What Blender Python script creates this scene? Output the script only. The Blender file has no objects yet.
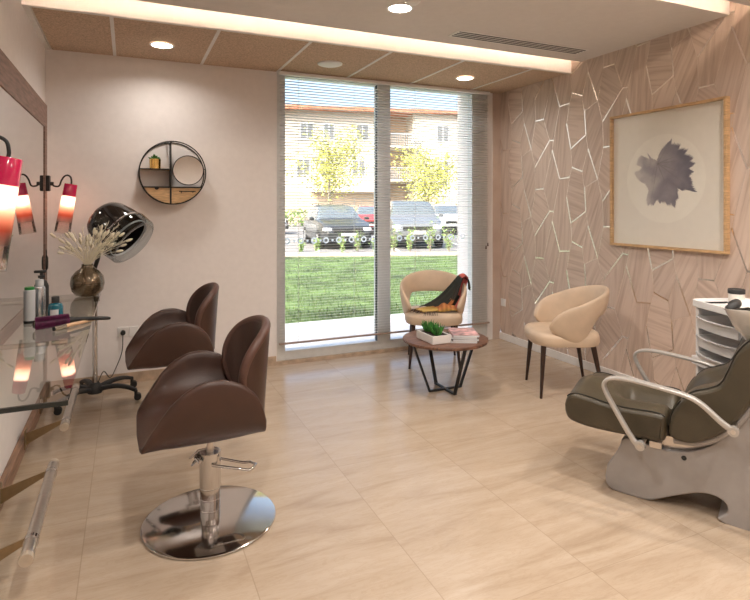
import bpy, bmesh, math, random
from mathutils import Vector, Matrix, Euler
from math import sin, cos, pi, radians as R, sqrt
random.seed(7)
sc = bpy.context.scene
COL = sc.collection
def V(*a): return Vector(a)

# ------------------------------------------------------------ materials
MATS = {}
def nodes_of(name):
    m = bpy.data.materials.new(name); m.use_nodes = True
    nt = m.node_tree; b = nt.nodes['Principled BSDF']
    MATS[name] = m
    return m, nt, b
def mat(name, col, rough=0.5, metal=0.0, var=0.06, scale=20.0, bump=0.0, bscale=60.0, spec=0.5, coat=0.0, emit=None, estr=0.0, trans=0.0, stretch=(1,1,1), sheen=0.0):
    m, nt, b = nodes_of(name); N = nt.nodes; L = nt.links
    tc = N.new('ShaderNodeTexCoord'); mp = N.new('ShaderNodeMapping'); mp.inputs['Scale'].default_value = stretch
    L.new(tc.outputs['Object'], mp.inputs['Vector'])
    nz = N.new('ShaderNodeTexNoise'); nz.inputs['Scale'].default_value = scale; nz.inputs['Detail'].default_value = 4
    L.new(mp.outputs[0], nz.inputs['Vector'])
    cr = N.new('ShaderNodeValToRGB')
    c0 = [max(0, c*(1-var*2)) for c in col]; c1 = [min(1, c*(1+var*2)) for c in col]
    cr.color_ramp.elements[0].position = .3; cr.color_ramp.elements[1].position = .7
    cr.color_ramp.elements[0].color = (*c0, 1); cr.color_ramp.elements[1].color = (*c1, 1)
    L.new(nz.outputs[0], cr.inputs[0]); L.new(cr.outputs[0], b.inputs['Base Color'])
    b.inputs['Roughness'].default_value = rough; b.inputs['Metallic'].default_value = metal
    b.inputs['Specular IOR Level'].default_value = spec; b.inputs['Coat Weight'].default_value = coat
    b.inputs['Transmission Weight'].default_value = trans
    b.inputs['Sheen Weight'].default_value = sheen
    if emit: b.inputs['Emission Color'].default_value = (*emit, 1); b.inputs['Emission Strength'].default_value = estr
    if bump:
        n2 = N.new('ShaderNodeTexNoise'); n2.inputs['Scale'].default_value = bscale; n2.inputs['Detail'].default_value = 3
        L.new(mp.outputs[0], n2.inputs['Vector'])
        bp = N.new('ShaderNodeBump'); bp.inputs['Strength'].default_value = bump; bp.inputs['Distance'].default_value = .01
        L.new(n2.outputs[0], bp.inputs['Height']); L.new(bp.outputs[0], b.inputs['Normal'])
    return m
def emis(name, col, s):
    m, nt, b = nodes_of(name)
    b.inputs['Base Color'].default_value = (.8, .8, .8, 1)
    b.inputs['Emission Color'].default_value = (*col, 1); b.inputs['Emission Strength'].default_value = s
    return m
def pane_glass(name, tint=(1, 1, 1), ior=1.5, rough=0.0, boost=1.0):
    m, nt, b = nodes_of(name); N = nt.nodes; L = nt.links
    N.remove(b); out = N['Material Output']
    tr = N.new('ShaderNodeBsdfTransparent'); tr.inputs[0].default_value = (*tint, 1)
    gl = N.new('ShaderNodeBsdfGlossy'); gl.inputs['Roughness'].default_value = rough
    fr = N.new('ShaderNodeFresnel'); fr.inputs[0].default_value = ior
    mu = N.new('ShaderNodeMath'); mu.operation = 'MULTIPLY'; mu.use_clamp = True; mu.inputs[1].default_value = boost
    mx = N.new('ShaderNodeMixShader')
    ge = N.new('ShaderNodeNewGeometry'); inv = N.new('ShaderNodeMath'); inv.operation = 'SUBTRACT'; inv.inputs[0].default_value = 1; L.new(ge.outputs['Backfacing'], inv.inputs[1])
    m3 = N.new('ShaderNodeMath'); m3.operation = 'MULTIPLY'
    L.new(fr.outputs[0], mu.inputs[0]); L.new(mu.outputs[0], m3.inputs[0]); L.new(inv.outputs[0], m3.inputs[1]); L.new(m3.outputs[0], mx.inputs[0])
    L.new(tr.outputs[0], mx.inputs[1]); L.new(gl.outputs[0], mx.inputs[2]); L.new(mx.outputs[0], out.inputs[0])
    return m

M = {}
M['paint'] = mat('wall_paint', (.84, .80, .785), .75, var=.01, bump=.05, bscale=120)
M['ceil'] = mat('ceiling_paint', (.74, .695, .66), .8, var=.01)
M['white'] = mat('white_plastic', (.80, .79, .78), .35, var=.01)
M['cream'] = mat('white_trim', (.80, .775, .75), .5, var=.02)
M['felt'] = mat('wood_wool_board', (.58, .43, .31), .95, var=.13, scale=90, bump=.6, bscale=160)
M['black'] = mat('black_metal', (.018, .018, .019), .4, metal=.3, var=.1)
M['gloss_black'] = mat('gloss_black_plastic', (.012, .011, .011), .08, coat=.6, var=.05)
M['rubber'] = mat('black_rubber', (.02, .02, .02), .6, var=.1)
M['chrome'] = mat('chrome', (.60, .585, .575), .10, metal=1, var=.01)
M['steel'] = mat('brushed_steel', (.62, .58, .54), .28, metal=1, var=.04, stretch=(1, 12, 1))
M['brass'] = mat('bronze_bar', (.30, .215, .12), .38, metal=.75, var=.06)
M['end_tan'] = mat('satin_end_cap', (.50, .42, .33), .45, metal=.3)
M['gold'] = mat('gold', (.80, .56, .20), .2, metal=1, var=.03)
M['alu'] = mat('grey_aluminium', (.68, .69, .68), .45, metal=.2, var=.02)
M['silver'] = mat('silver_arm', (.52, .50, .475), .38, metal=.55, var=.02)
M['grey_shell'] = mat('grey_lacquer', (.33, .31, .30), .38, var=.02)
M['brown_lth'] = mat('brown_leather', (.050, .021, .013), .40, var=.06, scale=9, bump=.12, bscale=220, spec=.45)
M['brown_pipe'] = mat('brown_piping', (.085, .038, .026), .45, var=.08)
M['olive_lth'] = mat('olive_leather', (.058, .046, .027), .36, var=.10, scale=7, bump=.15, bscale=200)
M['olive_seam'] = mat('olive_seam', (.015, .013, .010), .5)
M['beige_lth'] = mat('beige_leather', (.62, .475, .345), .48, var=.04, scale=8, bump=.1, bscale=200)
M['dark_wood'] = mat('dark_walnut', (.035, .016, .010), .4, var=.3, scale=14, stretch=(6, 6, 1))
M['walnut'] = mat('walnut_top', (.155, .075, .048), .4, var=.28, scale=10, stretch=(1, 9, 1))
M['oak'] = mat('pale_oak', (.58, .37, .19), .5, var=.12, scale=8, stretch=(2, 2, 14))
M['frame_wood'] = mat('mirror_frame_wood', (.23, .135, .105), .5, var=.18, scale=6, stretch=(10, 1, 10))
M['plinth'] = mat('plinth_wood', (.27, .155, .10), .5, var=.18, scale=6, stretch=(10, 1, 10))
M['stone'] = mat('stone_skirting', (.50, .38, .28), .4, var=.12, scale=14)
M['mirror'] = mat('mirror_silver', (.86, .86, .85), .01, metal=1, var=.003)
M['print'] = mat('art_paper', (.82, .77, .70), .8, var=.01)
M['print2'] = mat('art_paper_disc', (.87, .825, .75), .8, var=.01)
M['slat'] = mat('blind_slat', (.88, .87, .85), .45, var=.01)
M['slat_rail'] = mat('blind_rail', (.36, .27, .22), .5, var=.03)
M['cord'] = mat('cord_white', (.75, .73, .70), .7)
M['porcelain'] = mat('basin_ceramic', (.78, .75, .71), .15, coat=.4, var=.01)
M['lamp_cap'] = mat('raspberry_glass', (.42, .004, .055), .12, coat=.8, var=.04, emit=(.8, .02, .10), estr=.12)
M['bulb'] = emis('lit_diffuser', (1, .72, .55), 8.0)
M['lamp_disc'] = emis('lit_downlight', (1, .90, .76), 14.0)
M['led'] = emis('led_strip', (1, .78, .58), 85.0)
M['green_cap'] = mat('green_cap', (.02, .22, .05), .35)
M['leaf_green'] = mat('succulent_green', (.045, .20, .035), .45, var=.35, scale=30)
M['soil'] = mat('potting_soil', (.03, .02, .014), .95, var=.3)
M['teal'] = mat('teal_bottle', (.0, .13, .19), .15, coat=.5, var=.05)
M['label_white'] = mat('white_label', (.72, .74, .76), .5, var=.02)
M['bottle_grey'] = mat('silver_bottle', (.50, .53, .56), .25, metal=.8, var=.03)
M['bottle_white'] = mat('grey_white_bottle', (.55, .58, .60), .35, var=.02)
M['purple'] = mat('purple_bristle', (.13, .016, .075), .5, var=.3, scale=60)
M['pink_light'] = mat('pale_wood_handle', (.62, .40, .24), .45, var=.1)
M['straw'] = mat('dried_grass', (.96, .87, .70), .8, var=.05)
M['terrace'] = mat('terrace_paving', (.62, .60, .58), .8, var=.05)
M['asphalt'] = mat('asphalt', (.22, .215, .21), .9, var=.1)
M['line'] = mat('parking_paint', (.8, .8, .8), .7)
M['gravel'] = mat('gravel_mulch', (.46, .36, .28), .95, var=.3, scale=25)
M['render_white'] = mat('facade_render', (.62, .56, .48), .85, var=.03, scale=2)
M['render_tan'] = mat('facade_tan', (.62, .48, .36), .85, var=.05, scale=2)
M['roof_red'] = mat('roof_tiles', (.48, .20, .12), .8, var=.2, scale=6)
M['win_dark'] = mat('window_dark', (.20, .21, .23), .15, var=.1)
M['balcony'] = mat('balcony_rail', (.38, .42, .46), .5)
M['bark'] = mat('bark', (.28, .24, .19), .9, var=.2)
M['tree_leaf'] = mat('tree_leaf_lime', (.52, .52, .12), .6, var=.25, scale=3)
M['shrub_leaf'] = mat('shrub_leaf', (.22, .34, .10), .6, var=.3, scale=8)
M['tyre'] = mat('tyre', (.02, .02, .02), .8)
M['car_glass'] = mat('car_glass', (.12, .14, .15), .12, coat=.0, var=.05)
M['headlight'] = mat('headlight', (.75, .78, .82), .1, coat=.5)
M['plate'] = mat('number_plate', (.8, .8, .78), .5)
M['window_glass'] = pane_glass('clear_window_glass', (.97, .985, .98), 1.35)
M['shelf_glass'] = pane_glass('shelf_glass', (.93, .95, .93), 1.5, boost=1.5)
M['glass_edge'] = mat('glass_edge', (.008, .012, .010), .3)
M['visor'] = pane_glass('clear_visor', (.80, .83, .84), 1.45, .03, boost=1.8)
M['art_glass'] = pane_glass('picture_glass', (.99, .99, .985), 1.3)

def floor_mat():
    m, nt, b = nodes_of('stone_tile_floor'); N = nt.nodes; L = nt.links
    tc = N.new('ShaderNodeTexCoord')
    mp = N.new('ShaderNodeMapping'); mp.inputs['Scale'].default_value = (.85, 5.2, 1)
    mp.inputs['Rotation'].default_value = (0, 0, R(4))
    L.new(tc.outputs['Object'], mp.inputs[0])
    sep = N.new('ShaderNodeSeparateXYZ'); L.new(tc.outputs['Object'], sep.inputs[0])
    def math_(op, a, b_=None, clamp=False):
        n = N.new('ShaderNodeMath'); n.operation = op; n.use_clamp = clamp
        if isinstance(a, (int, float)): n.inputs[0].default_value = a
        else: L.new(a, n.inputs[0])
        if b_ is not None:
            if isinstance(b_, (int, float)): n.inputs[1].default_value = b_
            else: L.new(b_, n.inputs[1])
        return n.outputs[0]
    tx = math_('DIVIDE', math_('SUBTRACT', sep.outputs[0], 1.06), .6175)
    ty = math_('DIVIDE', math_('SUBTRACT', sep.outputs[1], .42), 1.235)
    # tile id shifts the vein pattern
    ix = math_('FLOOR', tx); ty2 = math_('ADD', ty, 0.0)
    iy = math_('FLOOR', ty2)
    off = math_('ADD', math_('MULTIPLY', ix, 3.7), math_('MULTIPLY', iy, 7.3))
    cmb = N.new('ShaderNodeCombineXYZ'); L.new(off, cmb.inputs[2])
    add = N.new('ShaderNodeVectorMath'); add.operation = 'ADD'
    L.new(mp.outputs[0], add.inputs[0]); L.new(cmb.outputs[0], add.inputs[1])
    n1 = N.new('ShaderNodeTexNoise'); n1.inputs['Scale'].default_value = 1.5; n1.inputs['Detail'].default_value = 8; n1.inputs['Roughness'].default_value = .62; n1.inputs['Distortion'].default_value = .9
    L.new(add.outputs[0], n1.inputs['Vector'])
    cr = N.new('ShaderNodeValToRGB'); el = cr.color_ramp.elements
    el[0].position = .28; el[0].color = (.39, .29, .205, 1)
    el[1].position = .72; el[1].color = (.53, .425, .32, 1)
    e = el.new(.45); e.color = (.475, .37, .27, 1)
    e = el.new(.58); e.color = (.505, .40, .30, 1)
    L.new(n1.outputs[0], cr.inputs[0])
    n3 = N.new('ShaderNodeTexNoise'); n3.inputs['Scale'].default_value = 4.2; n3.inputs['Detail'].default_value = 10; n3.inputs['Roughness'].default_value = .7; n3.inputs['Distortion'].default_value = 1.6
    L.new(add.outputs[0], n3.inputs['Vector'])
    vein = N.new('ShaderNodeValToRGB'); ve = vein.color_ramp.elements
    ve[0].position = .46; ve[0].color = (1, 1, 1, 1); ve[1].position = .54; ve[1].color = (1, 1, 1, 1)
    x = ve.new(.5); x.color = (.93, .91, .89, 1)
    L.new(n3.outputs[0], vein.inputs[0])
    mx0 = N.new('ShaderNodeMix'); mx0.data_type = 'RGBA'; mx0.blend_type = 'MULTIPLY'; mx0.inputs[0].default_value = 1
    L.new(cr.outputs[0], mx0.inputs[6]); L.new(vein.outputs[0], mx0.inputs[7])
    def edge(t, w):
        f = math_('FRACT', t); d = math_('MINIMUM', f, math_('SUBTRACT', 1.0, f))
        return math_('LESS_THAN', d, w)
    g = math_('MAXIMUM', edge(tx, .0032), edge(ty2, .0012))
    mx = N.new('ShaderNodeMix'); mx.data_type = 'RGBA'
    L.new(math_('MULTIPLY', g, .55), mx.inputs[0]); L.new(mx0.outputs[2], mx.inputs[6]); mx.inputs[7].default_value = (.30, .22, .15, 1)
    L.new(mx.outputs[2], b.inputs['Base Color'])
    b.inputs['Roughness'].default_value = .27; b.inputs['Specular IOR Level'].default_value = .55
    rr = N.new('ShaderNodeMapRange'); rr.inputs[3].default_value = .17; rr.inputs[4].default_value = .30
    L.new(n1.outputs[0], rr.inputs[0]); L.new(rr.outputs[0], b.inputs['Roughness'])
    return m
M['floor'] = floor_mat()

def veneer_mat():
    m, nt, b = nodes_of('wood_veneer_wallpaper'); N = nt.nodes; L = nt.links
    tc = N.new('ShaderNodeTexCoord')
    at = N.new('ShaderNodeAttribute'); at.attribute_name = 'grain'
    rnd = N.new('ShaderNodeAttribute'); rnd.attribute_name = 'tone'
    vr = N.new('ShaderNodeVectorRotate'); vr.rotation_type = 'X_AXIS'
    L.new(tc.outputs['Object'], vr.inputs['Vector']); L.new(at.outputs['Fac'], vr.inputs['Angle'])
    ad = N.new('ShaderNodeVectorMath'); ad.operation = 'ADD'
    cb = N.new('ShaderNodeCombineXYZ'); mm = N.new('ShaderNodeMath'); mm.operation = 'MULTIPLY'; mm.inputs[1].default_value = 9
    L.new(rnd.outputs['Fac'], mm.inputs[0]); L.new(mm.outputs[0], cb.inputs[0]); L.new(mm.outputs[0], cb.inputs[1])
    L.new(vr.outputs[0], ad.inputs[0]); L.new(cb.outputs[0], ad.inputs[1])
    mp = N.new('ShaderNodeMapping'); mp.inputs['Scale'].default_value = (1, 26, 1.6)
    L.new(ad.outputs[0], mp.inputs[0])
    nz = N.new('ShaderNodeTexNoise'); nz.inputs['Scale'].default_value = 1.3; nz.inputs['Detail'].default_value = 5; nz.inputs['Distortion'].default_value = .5
    L.new(mp.outputs[0], nz.inputs['Vector'])
    cr = N.new('ShaderNodeValToRGB'); el = cr.color_ramp.elements
    el[0].position = .30; el[0].color = (.48, .36, .29, 1)
    el[1].position = .58; el[1].color = (.64, .51, .43, 1)
    e = el.new(.43); e.color = (.56, .43, .355, 1)
    L.new(nz.outputs[0], cr.inputs[0])
    hs = N.new('ShaderNodeHueSaturation')
    mr = N.new('ShaderNodeMapRange'); mr.inputs[3].default_value = .94; mr.inputs[4].default_value = 1.06
    L.new(rnd.outputs['Fac'], mr.inputs[0]); L.new(mr.outputs[0], hs.inputs['Value']); L.new(cr.outputs[0], hs.inputs['Color'])
    L.new(hs.outputs[0], b.inputs['Base Color'])
    b.inputs['Roughness'].default_value = .5
    return m
M['veneer'] = veneer_mat()
M['inlay'] = mat('metal_inlay', (.95, .87, .80), .27, metal=1, var=.02)

def grass_mat():
    m = mat('lawn_grass', (.085, .135, .042), .9, var=.3, scale=1.6, bump=.8, bscale=90)
    return m
M['lawn'] = grass_mat()

def shade_mat():
    # coloured glass sleeve: clear at the foot, red tint in the middle, raspberry at the top
    m, nt, b = nodes_of('ombre_lamp_glass'); N = nt.nodes; L = nt.links
    N.remove(b); out = N['Material Output']
    tc = N.new('ShaderNodeTexCoord'); sp = N.new('ShaderNodeSeparateXYZ'); L.new(tc.outputs['Object'], sp.inputs[0])
    mr = N.new('ShaderNodeMapRange'); mr.inputs[1].default_value = -.37; mr.inputs[2].default_value = 0
    L.new(sp.outputs[2], mr.inputs[0])
    cr = N.new('ShaderNodeValToRGB'); el = cr.color_ramp.elements
    el[0].position = 0; el[0].color = (.97, .93, .90, 1)
    el[1].position = .80; el[1].color = (.55, .01, .03, 1)
    for p, c in ((.22, (.97, .80, .76)), (.36, (1, .22, .13)), (.50, (1, .50, .34)), (.72, (1, .85, .75))):
        e = el.new(p); e.color = (*c, 1)
    L.new(mr.outputs[0], cr.inputs[0])
    tr = N.new('ShaderNodeBsdfTransparent'); L.new(cr.outputs[0], tr.inputs[0])
    tl = N.new('ShaderNodeBsdfTranslucent'); L.new(cr.outputs[0], tl.inputs[0])
    gl = N.new('ShaderNodeBsdfGlossy'); gl.inputs['Roughness'].default_value = .05
    c2 = N.new('ShaderNodeValToRGB'); c2.color_ramp.elements[0].position = .18; c2.color_ramp.elements[0].color = (.12, .12, .12, 1)
    c2.color_ramp.elements[1].position = .42; c2.color_ramp.elements[1].color = (.88, .88, .88, 1)
    L.new(mr.outputs[0], c2.inputs[0])
    m1 = N.new('ShaderNodeMixShader'); L.new(c2.outputs[0], m1.inputs[0]); L.new(tr.outputs[0], m1.inputs[1]); L.new(tl.outputs[0], m1.inputs[2])
    fr = N.new('ShaderNodeFresnel'); fr.inputs[0].default_value = 1.45
    m2 = N.new('ShaderNodeMixShader'); L.new(fr.outputs[0], m2.inputs[0]); L.new(m1.outputs[0], m2.inputs[1]); L.new(gl.outputs[0], m2.inputs[2])
    L.new(m2.outputs[0], out.inputs[0])
    return m
M['shade'] = shade_mat()

def scarf_mat():
    m, nt, b = nodes_of('plaid_wool'); N = nt.nodes; L = nt.links
    uv = N.new('ShaderNodeUVMap'); sp = N.new('ShaderNodeSeparateXYZ'); L.new(uv.outputs[0], sp.inputs[0])
    cr = N.new('ShaderNodeValToRGB'); cr.color_ramp.interpolation = 'LINEAR'; el = cr.color_ramp.elements
    st = [(0, (.03, .035, .03)), (.16, (.03, .035, .03)), (.17, (.50, .10, .09)), (.30, (.55, .13, .11)), (.32, (.02, .03, .025)), (.50, (.03, .022, .016)),
          (.56, (.035, .03, .02)), (.58, (.50, .17, .05)), (.78, (.55, .22, .07)), (.80, (.50, .33, .08)), (.97, (.62, .42, .14))]
    el[0].position = 0; el[0].color = (*st[0][1], 1); el[1].position = 1; el[1].color = (*st[-1][1], 1)
    for p, c in st[1:]:
        e = el.new(p); e.color = (*c, 1)
    L.new(sp.outputs[0], cr.inputs[0])
    wv = N.new('ShaderNodeTexWave'); wv.bands_direction = 'Y'; wv.inputs['Scale'].default_value = 1.4; wv.inputs['Distortion'].default_value = .5
    L.new(uv.outputs[0], wv.inputs[0])
    mx = N.new('ShaderNodeMix'); mx.data_type = 'RGBA'; mx.blend_type = 'MULTIPLY'
    r2 = N.new('ShaderNodeMapRange'); r2.inputs[3].default_value = 0; r2.inputs[4].default_value = .55; L.new(wv.outputs[0], r2.inputs[0])
    L.new(r2.outputs[0], mx.inputs[0]); L.new(cr.outputs[0], mx.inputs[6]); mx.inputs[7].default_value = (.35, .28, .22, 1)
    L.new(mx.outputs[2], b.inputs['Base Color']); b.inputs['Roughness'].default_value = .9
    return m
M['scarf'] = scarf_mat()

def leafprint_mat():
    m, nt, b = nodes_of('watercolour_leaf'); N = nt.nodes; L = nt.links
    tc = N.new('ShaderNodeTexCoord'); sp = N.new('ShaderNodeSeparateXYZ'); L.new(tc.outputs['Object'], sp.inputs[0])
    mr = N.new('ShaderNodeMapRange'); mr.inputs[1].default_value = .30; mr.inputs[2].default_value = -.20
    L.new(sp.outputs[1], mr.inputs[0])
    nz = N.new('ShaderNodeTexNoise'); nz.inputs['Scale'].default_value = 9; nz.inputs['Detail'].default_value = 6; L.new(tc.outputs['Object'], nz.inputs[0])
    a = N.new('ShaderNodeMath'); a.operation = 'MULTIPLY_ADD'; a.inputs[1].default_value = .9; a.inputs[2].default_value = -.42
    L.new(nz.outputs[0], a.inputs[0])
    s = N.new('ShaderNodeMath'); s.operation = 'ADD'; s.use_clamp = True; L.new(a.outputs[0], s.inputs[0]); L.new(mr.outputs[0], s.inputs[1])
    cr = N.new('ShaderNodeValToRGB'); el = cr.color_ramp.elements
    el[0].position = .15; el[0].color = (.60, .55, .53, 1); el[1].position = 1; el[1].color = (.155, .145, .185, 1)
    e = el.new(.5); e.color = (.34, .31, .335, 1)
    L.new(s.outputs[0], cr.inputs[0]); L.new(cr.outputs[0], b.inputs['Base Color']); b.inputs['Roughness'].default_value = .8
    return m
M['leafprint'] = leafprint_mat()

def vase_mat():
    m, nt, b = nodes_of('smoked_amber_glass'); N = nt.nodes; L = nt.links
    b.inputs['Base Color'].default_value = (.17, .125, .075, 1); b.inputs['Metallic'].default_value = .6
    b.inputs['Roughness'].default_value = .16; b.inputs['Coat Weight'].default_value = .7; b.inputs['Transmission Weight'].default_value = .25
    tc = N.new('ShaderNodeTexCoord'); wv = N.new('ShaderNodeTexWave'); wv.bands_direction = 'Z'; wv.inputs['Scale'].default_value = 22; L.new(tc.outputs['Object'], wv.inputs[0])
    bp = N.new('ShaderNodeBump'); bp.inputs['Strength'].default_value = .18; bp.inputs['Distance'].default_value = .003
    L.new(wv.outputs[0], bp.inputs['Height']); L.new(bp.outputs[0], b.inputs['Normal'])
    return m
M['vase'] = vase_mat()

# ------------------------------------------------------------ mesh helpers
class MB:
    def __init__(s): s.bm = bmesh.new(); s.mats = []; s.cur = 0
    def m(s, mt):
        if mt not in s.mats: s.mats.append(mt)
        s.cur = s.mats.index(mt); return s
    def _f(s, vs, smooth=False):
        try:
            f = s.bm.faces.new(vs)
        except ValueError:
            return None
        f.material_index = s.cur; f.smooth = smooth
        return f
    def box(s, a, b, mtx=None, bev=0.0, seg=2):
        a = Vector(a); b = Vector(b); v = []
        for x in (a.x, b.x):
            for y in (a.y, b.y):
                for z in (a.z, b.z):
                    p = V(x, y, z)
                    v.append(s.bm.verts.new(mtx @ p if mtx else p))
        F = [(0, 1, 3, 2), (4, 6, 7, 5), (0, 4, 5, 1), (2, 3, 7, 6), (0, 2, 6, 4), (1, 5, 7, 3)]
        fs = [s._f([v[i] for i in f]) for f in F]
        if bev:
            es = list({e for f in fs for e in f.edges})
            r = bmesh.ops.bevel(s.bm, geom=es, offset=bev, segments=seg, profile=.5, affect='EDGES', material=s.cur)
            for f in r['faces']: f.smooth = True
        return s
    def rings(s, rs, cap0=True, cap1=True, smooth=True, closed=True):
        """rs: list of rings, each a list of points"""
        VV = [[s.bm.verts.new(p) for p in r] for r in rs]
        n = len(VV[0])
        for i in range(len(VV)-1):
            for j in range(n if closed else n-1):
                k = (j+1) % n
                s._f([VV[i][j], VV[i][k], VV[i+1][k], VV[i+1][j]], smooth)
        if cap0 and closed: s._f(list(reversed(VV[0])), False)
        if cap1 and closed: s._f(VV[-1], False)
        return VV
    def tube(s, pts, r, n=10, cap=True, sx=None):
        pts = [Vector(p) for p in pts]
        rr = r if isinstance(r, (list, tuple)) else [r]*len(pts)
        rs = []; up = None
        for i, p in enumerate(pts):
            if i == 0: t = pts[1]-p
            elif i == len(pts)-1: t = p-pts[i-1]
            else: t = (pts[i+1]-p).normalized()+(p-pts[i-1]).normalized()
            if t.length < 1e-9: t = V(0, 0, 1)
            t.normalize()
            if up is None:
                up = t.orthogonal().normalized()
            else:
                up = (up-t*up.dot(t)); up = up.normalized() if up.length > 1e-6 else t.orthogonal().normalized()
            w = t.cross(up)
            rs.append([p+(up*cos(2*pi*k/n)+w*sin(2*pi*k/n))*rr[i] for k in range(n)])
        s.rings(rs, cap, cap); return s
    def band(s, pts, side, hw, th, n=3):
        """flat bar: path pts, constant side vector, half width hw along side, thickness th"""
        pts = [Vector(p) for p in pts]; side = Vector(side).normalized(); rs = []
        for i, p in enumerate(pts):
            if i == 0: t = pts[1]-p
            elif i == len(pts)-1: t = p-pts[i-1]
            else: t = (pts[i+1]-p).normalized()+(p-pts[i-1]).normalized()
            t.normalize(); nrm = side.cross(t).normalized()
            h = hw[i] if isinstance(hw, (list, tuple)) else hw
            q = th[i] if isinstance(th, (list, tuple)) else th
            ring = []
            for k in range(16):
                a = 2*pi*k/16; ca, sa = cos(a), sin(a)
                e = .55
                ring.append(p+side*h*math.copysign(abs(ca)**e, ca)+nrm*q*.5*math.copysign(abs(sa)**e, sa))
            rs.append(ring)
        s.rings(rs); return s
    def cyl(s, a, b, r0, r1=None, n=20, smooth=True):
        a = Vector(a); b = Vector(b); r1 = r0 if r1 is None else r1
        t = (b-a).normalized(); u = t.orthogonal().normalized(); w = t.cross(u)
        s.rings([[p+(u*cos(2*pi*k/n)+w*sin(2*pi*k/n))*r for k in range(n)] for p, r in ((a, r0), (b, r1))], smooth=smooth)
        return s
    def lathe(s, prof, n=32, o=(0, 0, 0), mtx=None, cap0=True, cap1=True, smooth=True, sx=1, sy=1):
        o = Vector(o); rs = []
        for r, z in prof:
            ring = [V(r*cos(2*pi*k/n)*sx, r*sin(2*pi*k/n)*sy, z) for k in range(n)]
            ring = [(mtx @ p if mtx else p)+o for p in ring]
            rs.append(ring)
        s.rings(rs, cap0, cap1, smooth); return s
    def prism(s, poly, a0, a1, fn):
        """poly 2D points; fn(x,y,t)->3D"""
        A = [s.bm.verts.new(fn(x, y, a0)) for x, y in poly]; B = [s.bm.verts.new(fn(x, y, a1)) for x, y in poly]
        n = len(poly)
        for i in range(n): s._f([A[i], A[(i+1) % n], B[(i+1) % n], B[i]])
        s._f(list(reversed(A))); s._f(B); return s
    def quad(s, p): return s._f([s.bm.verts.new(Vector(q)) for q in p])
    def sphere(s, c, r, mtx=None, n=12, m=8, sc3=(1, 1, 1)):
        c = Vector(c); rs = []
        for i in range(m+1):
            a = pi*i/m
            rr = max(sin(a), .02); z = -cos(a)
            ring = [V(rr*cos(2*pi*k/n)*sc3[0], rr*sin(2*pi*k/n)*sc3[1], z*sc3[2])*r for k in range(n)]
            rs.append([(mtx @ p if mtx else p)+c for p in ring])
        s.rings(rs); return s
    def grid(s, P, smooth=True, uv=None):
        VV = [[s.bm.verts.new(p) for p in row] for row in P]
        uvl = s.bm.loops.layers.uv.verify() if uv else None
        for i in range(len(VV)-1):
            for j in range(len(VV[0])-1):
                f = s._f([VV[i][j], VV[i][j+1], VV[i+1][j+1], VV[i+1][j]], smooth)
                if uv and f:
                    for lp, (a, b) in zip(f.loops, ((i, j), (i, j+1), (i+1, j+1), (i+1, j))): lp[uvl].uv = uv(a, b)
        return VV
    def build(s, name, parent=None, loc=None, rot=None, recalc=True, subsurf=0, bevel=0, solid=0, merge=0, soloff=0):
        if merge: bmesh.ops.remove_doubles(s.bm, verts=s.bm.verts, dist=merge)
        if recalc: bmesh.ops.recalc_face_normals(s.bm, faces=s.bm.faces)
        if not subsurf:
            for e in s.bm.edges:
                if len(e.link_faces) == 2 and e.calc_face_angle(0) > R(42): e.smooth = False
        me = bpy.data.meshes.new(name); s.bm.to_mesh(me); s.bm.free()
        for mt in (s.mats or [M['white']]): me.materials.append(mt)
        o = bpy.data.objects.new(name, me); COL.objects.link(o)
        if parent: o.parent = parent
        if loc: o.location = loc
        if rot: o.rotation_euler = rot
        if solid:
            md = o.modifiers.new('s', 'SOLIDIFY'); md.thickness = solid; md.offset = soloff
        if bevel:
            md = o.modifiers.new('b', 'BEVEL'); md.width = bevel; md.segments = 3; md.limit_method = 'ANGLE'
        if subsurf:
            md = o.modifiers.new('u', 'SUBSURF'); md.levels = subsurf; md.render_levels = subsurf
        return o
def mb(mt): return MB().m(M[mt] if isinstance(mt, str) else mt)
def tag(o, label=None, cat=None, group=None, kind=None):
    if label: o['label'] = label
    if cat: o['category'] = cat
    if group: o['group'] = group
    if kind: o['kind'] = kind
    return o
def thing(name, label, cat, loc=(0, 0, 0), rz=0, group=None):
    o = bpy.data.objects.new(name, None); COL.objects.link(o); o.empty_display_size = .1
    o.location = loc; o.rotation_euler = (0, 0, rz)
    return tag(o, label, cat, group)
def copy_tree(o, parent=None):
    c = o.copy(); COL.objects.link(c)
    if parent: c.parent = parent
    for ch in [x for x in bpy.data.objects if x.parent == o]: copy_tree(ch, c)
    return c
def struct(o): o['kind'] = 'structure'; return o
def smoothpath(pts, n=6):
    """Catmull-Rom through points"""
    P = [Vector(p) for p in pts]; P = [P[0]*2-P[1]]+P+[P[-1]*2-P[-2]]; out = []
    for i in range(1, len(P)-2):
        for k in range(n):
            t = k/n; a, b, c, d = P[i-1], P[i], P[i+1], P[i+2]
            out.append(.5*((2*b)+(c-a)*t+(2*a-5*b+4*c-d)*t*t+(3*b-a-3*c+d)*t**3))
    out.append(P[-2]); return out

# ------------------------------------------------------------ camera
cam = bpy.data.cameras.new('camera'); co = bpy.data.objects.new('camera', cam); COL.objects.link(co)
co.location = (0, 0, 1.45); co.rotation_euler = (R(90), 0, -R(24.0))
cam.sensor_width = 36; cam.lens = 554.5/750*36; cam.shift_y = -95/750; cam.clip_start = .05
sc.camera = co

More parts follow.
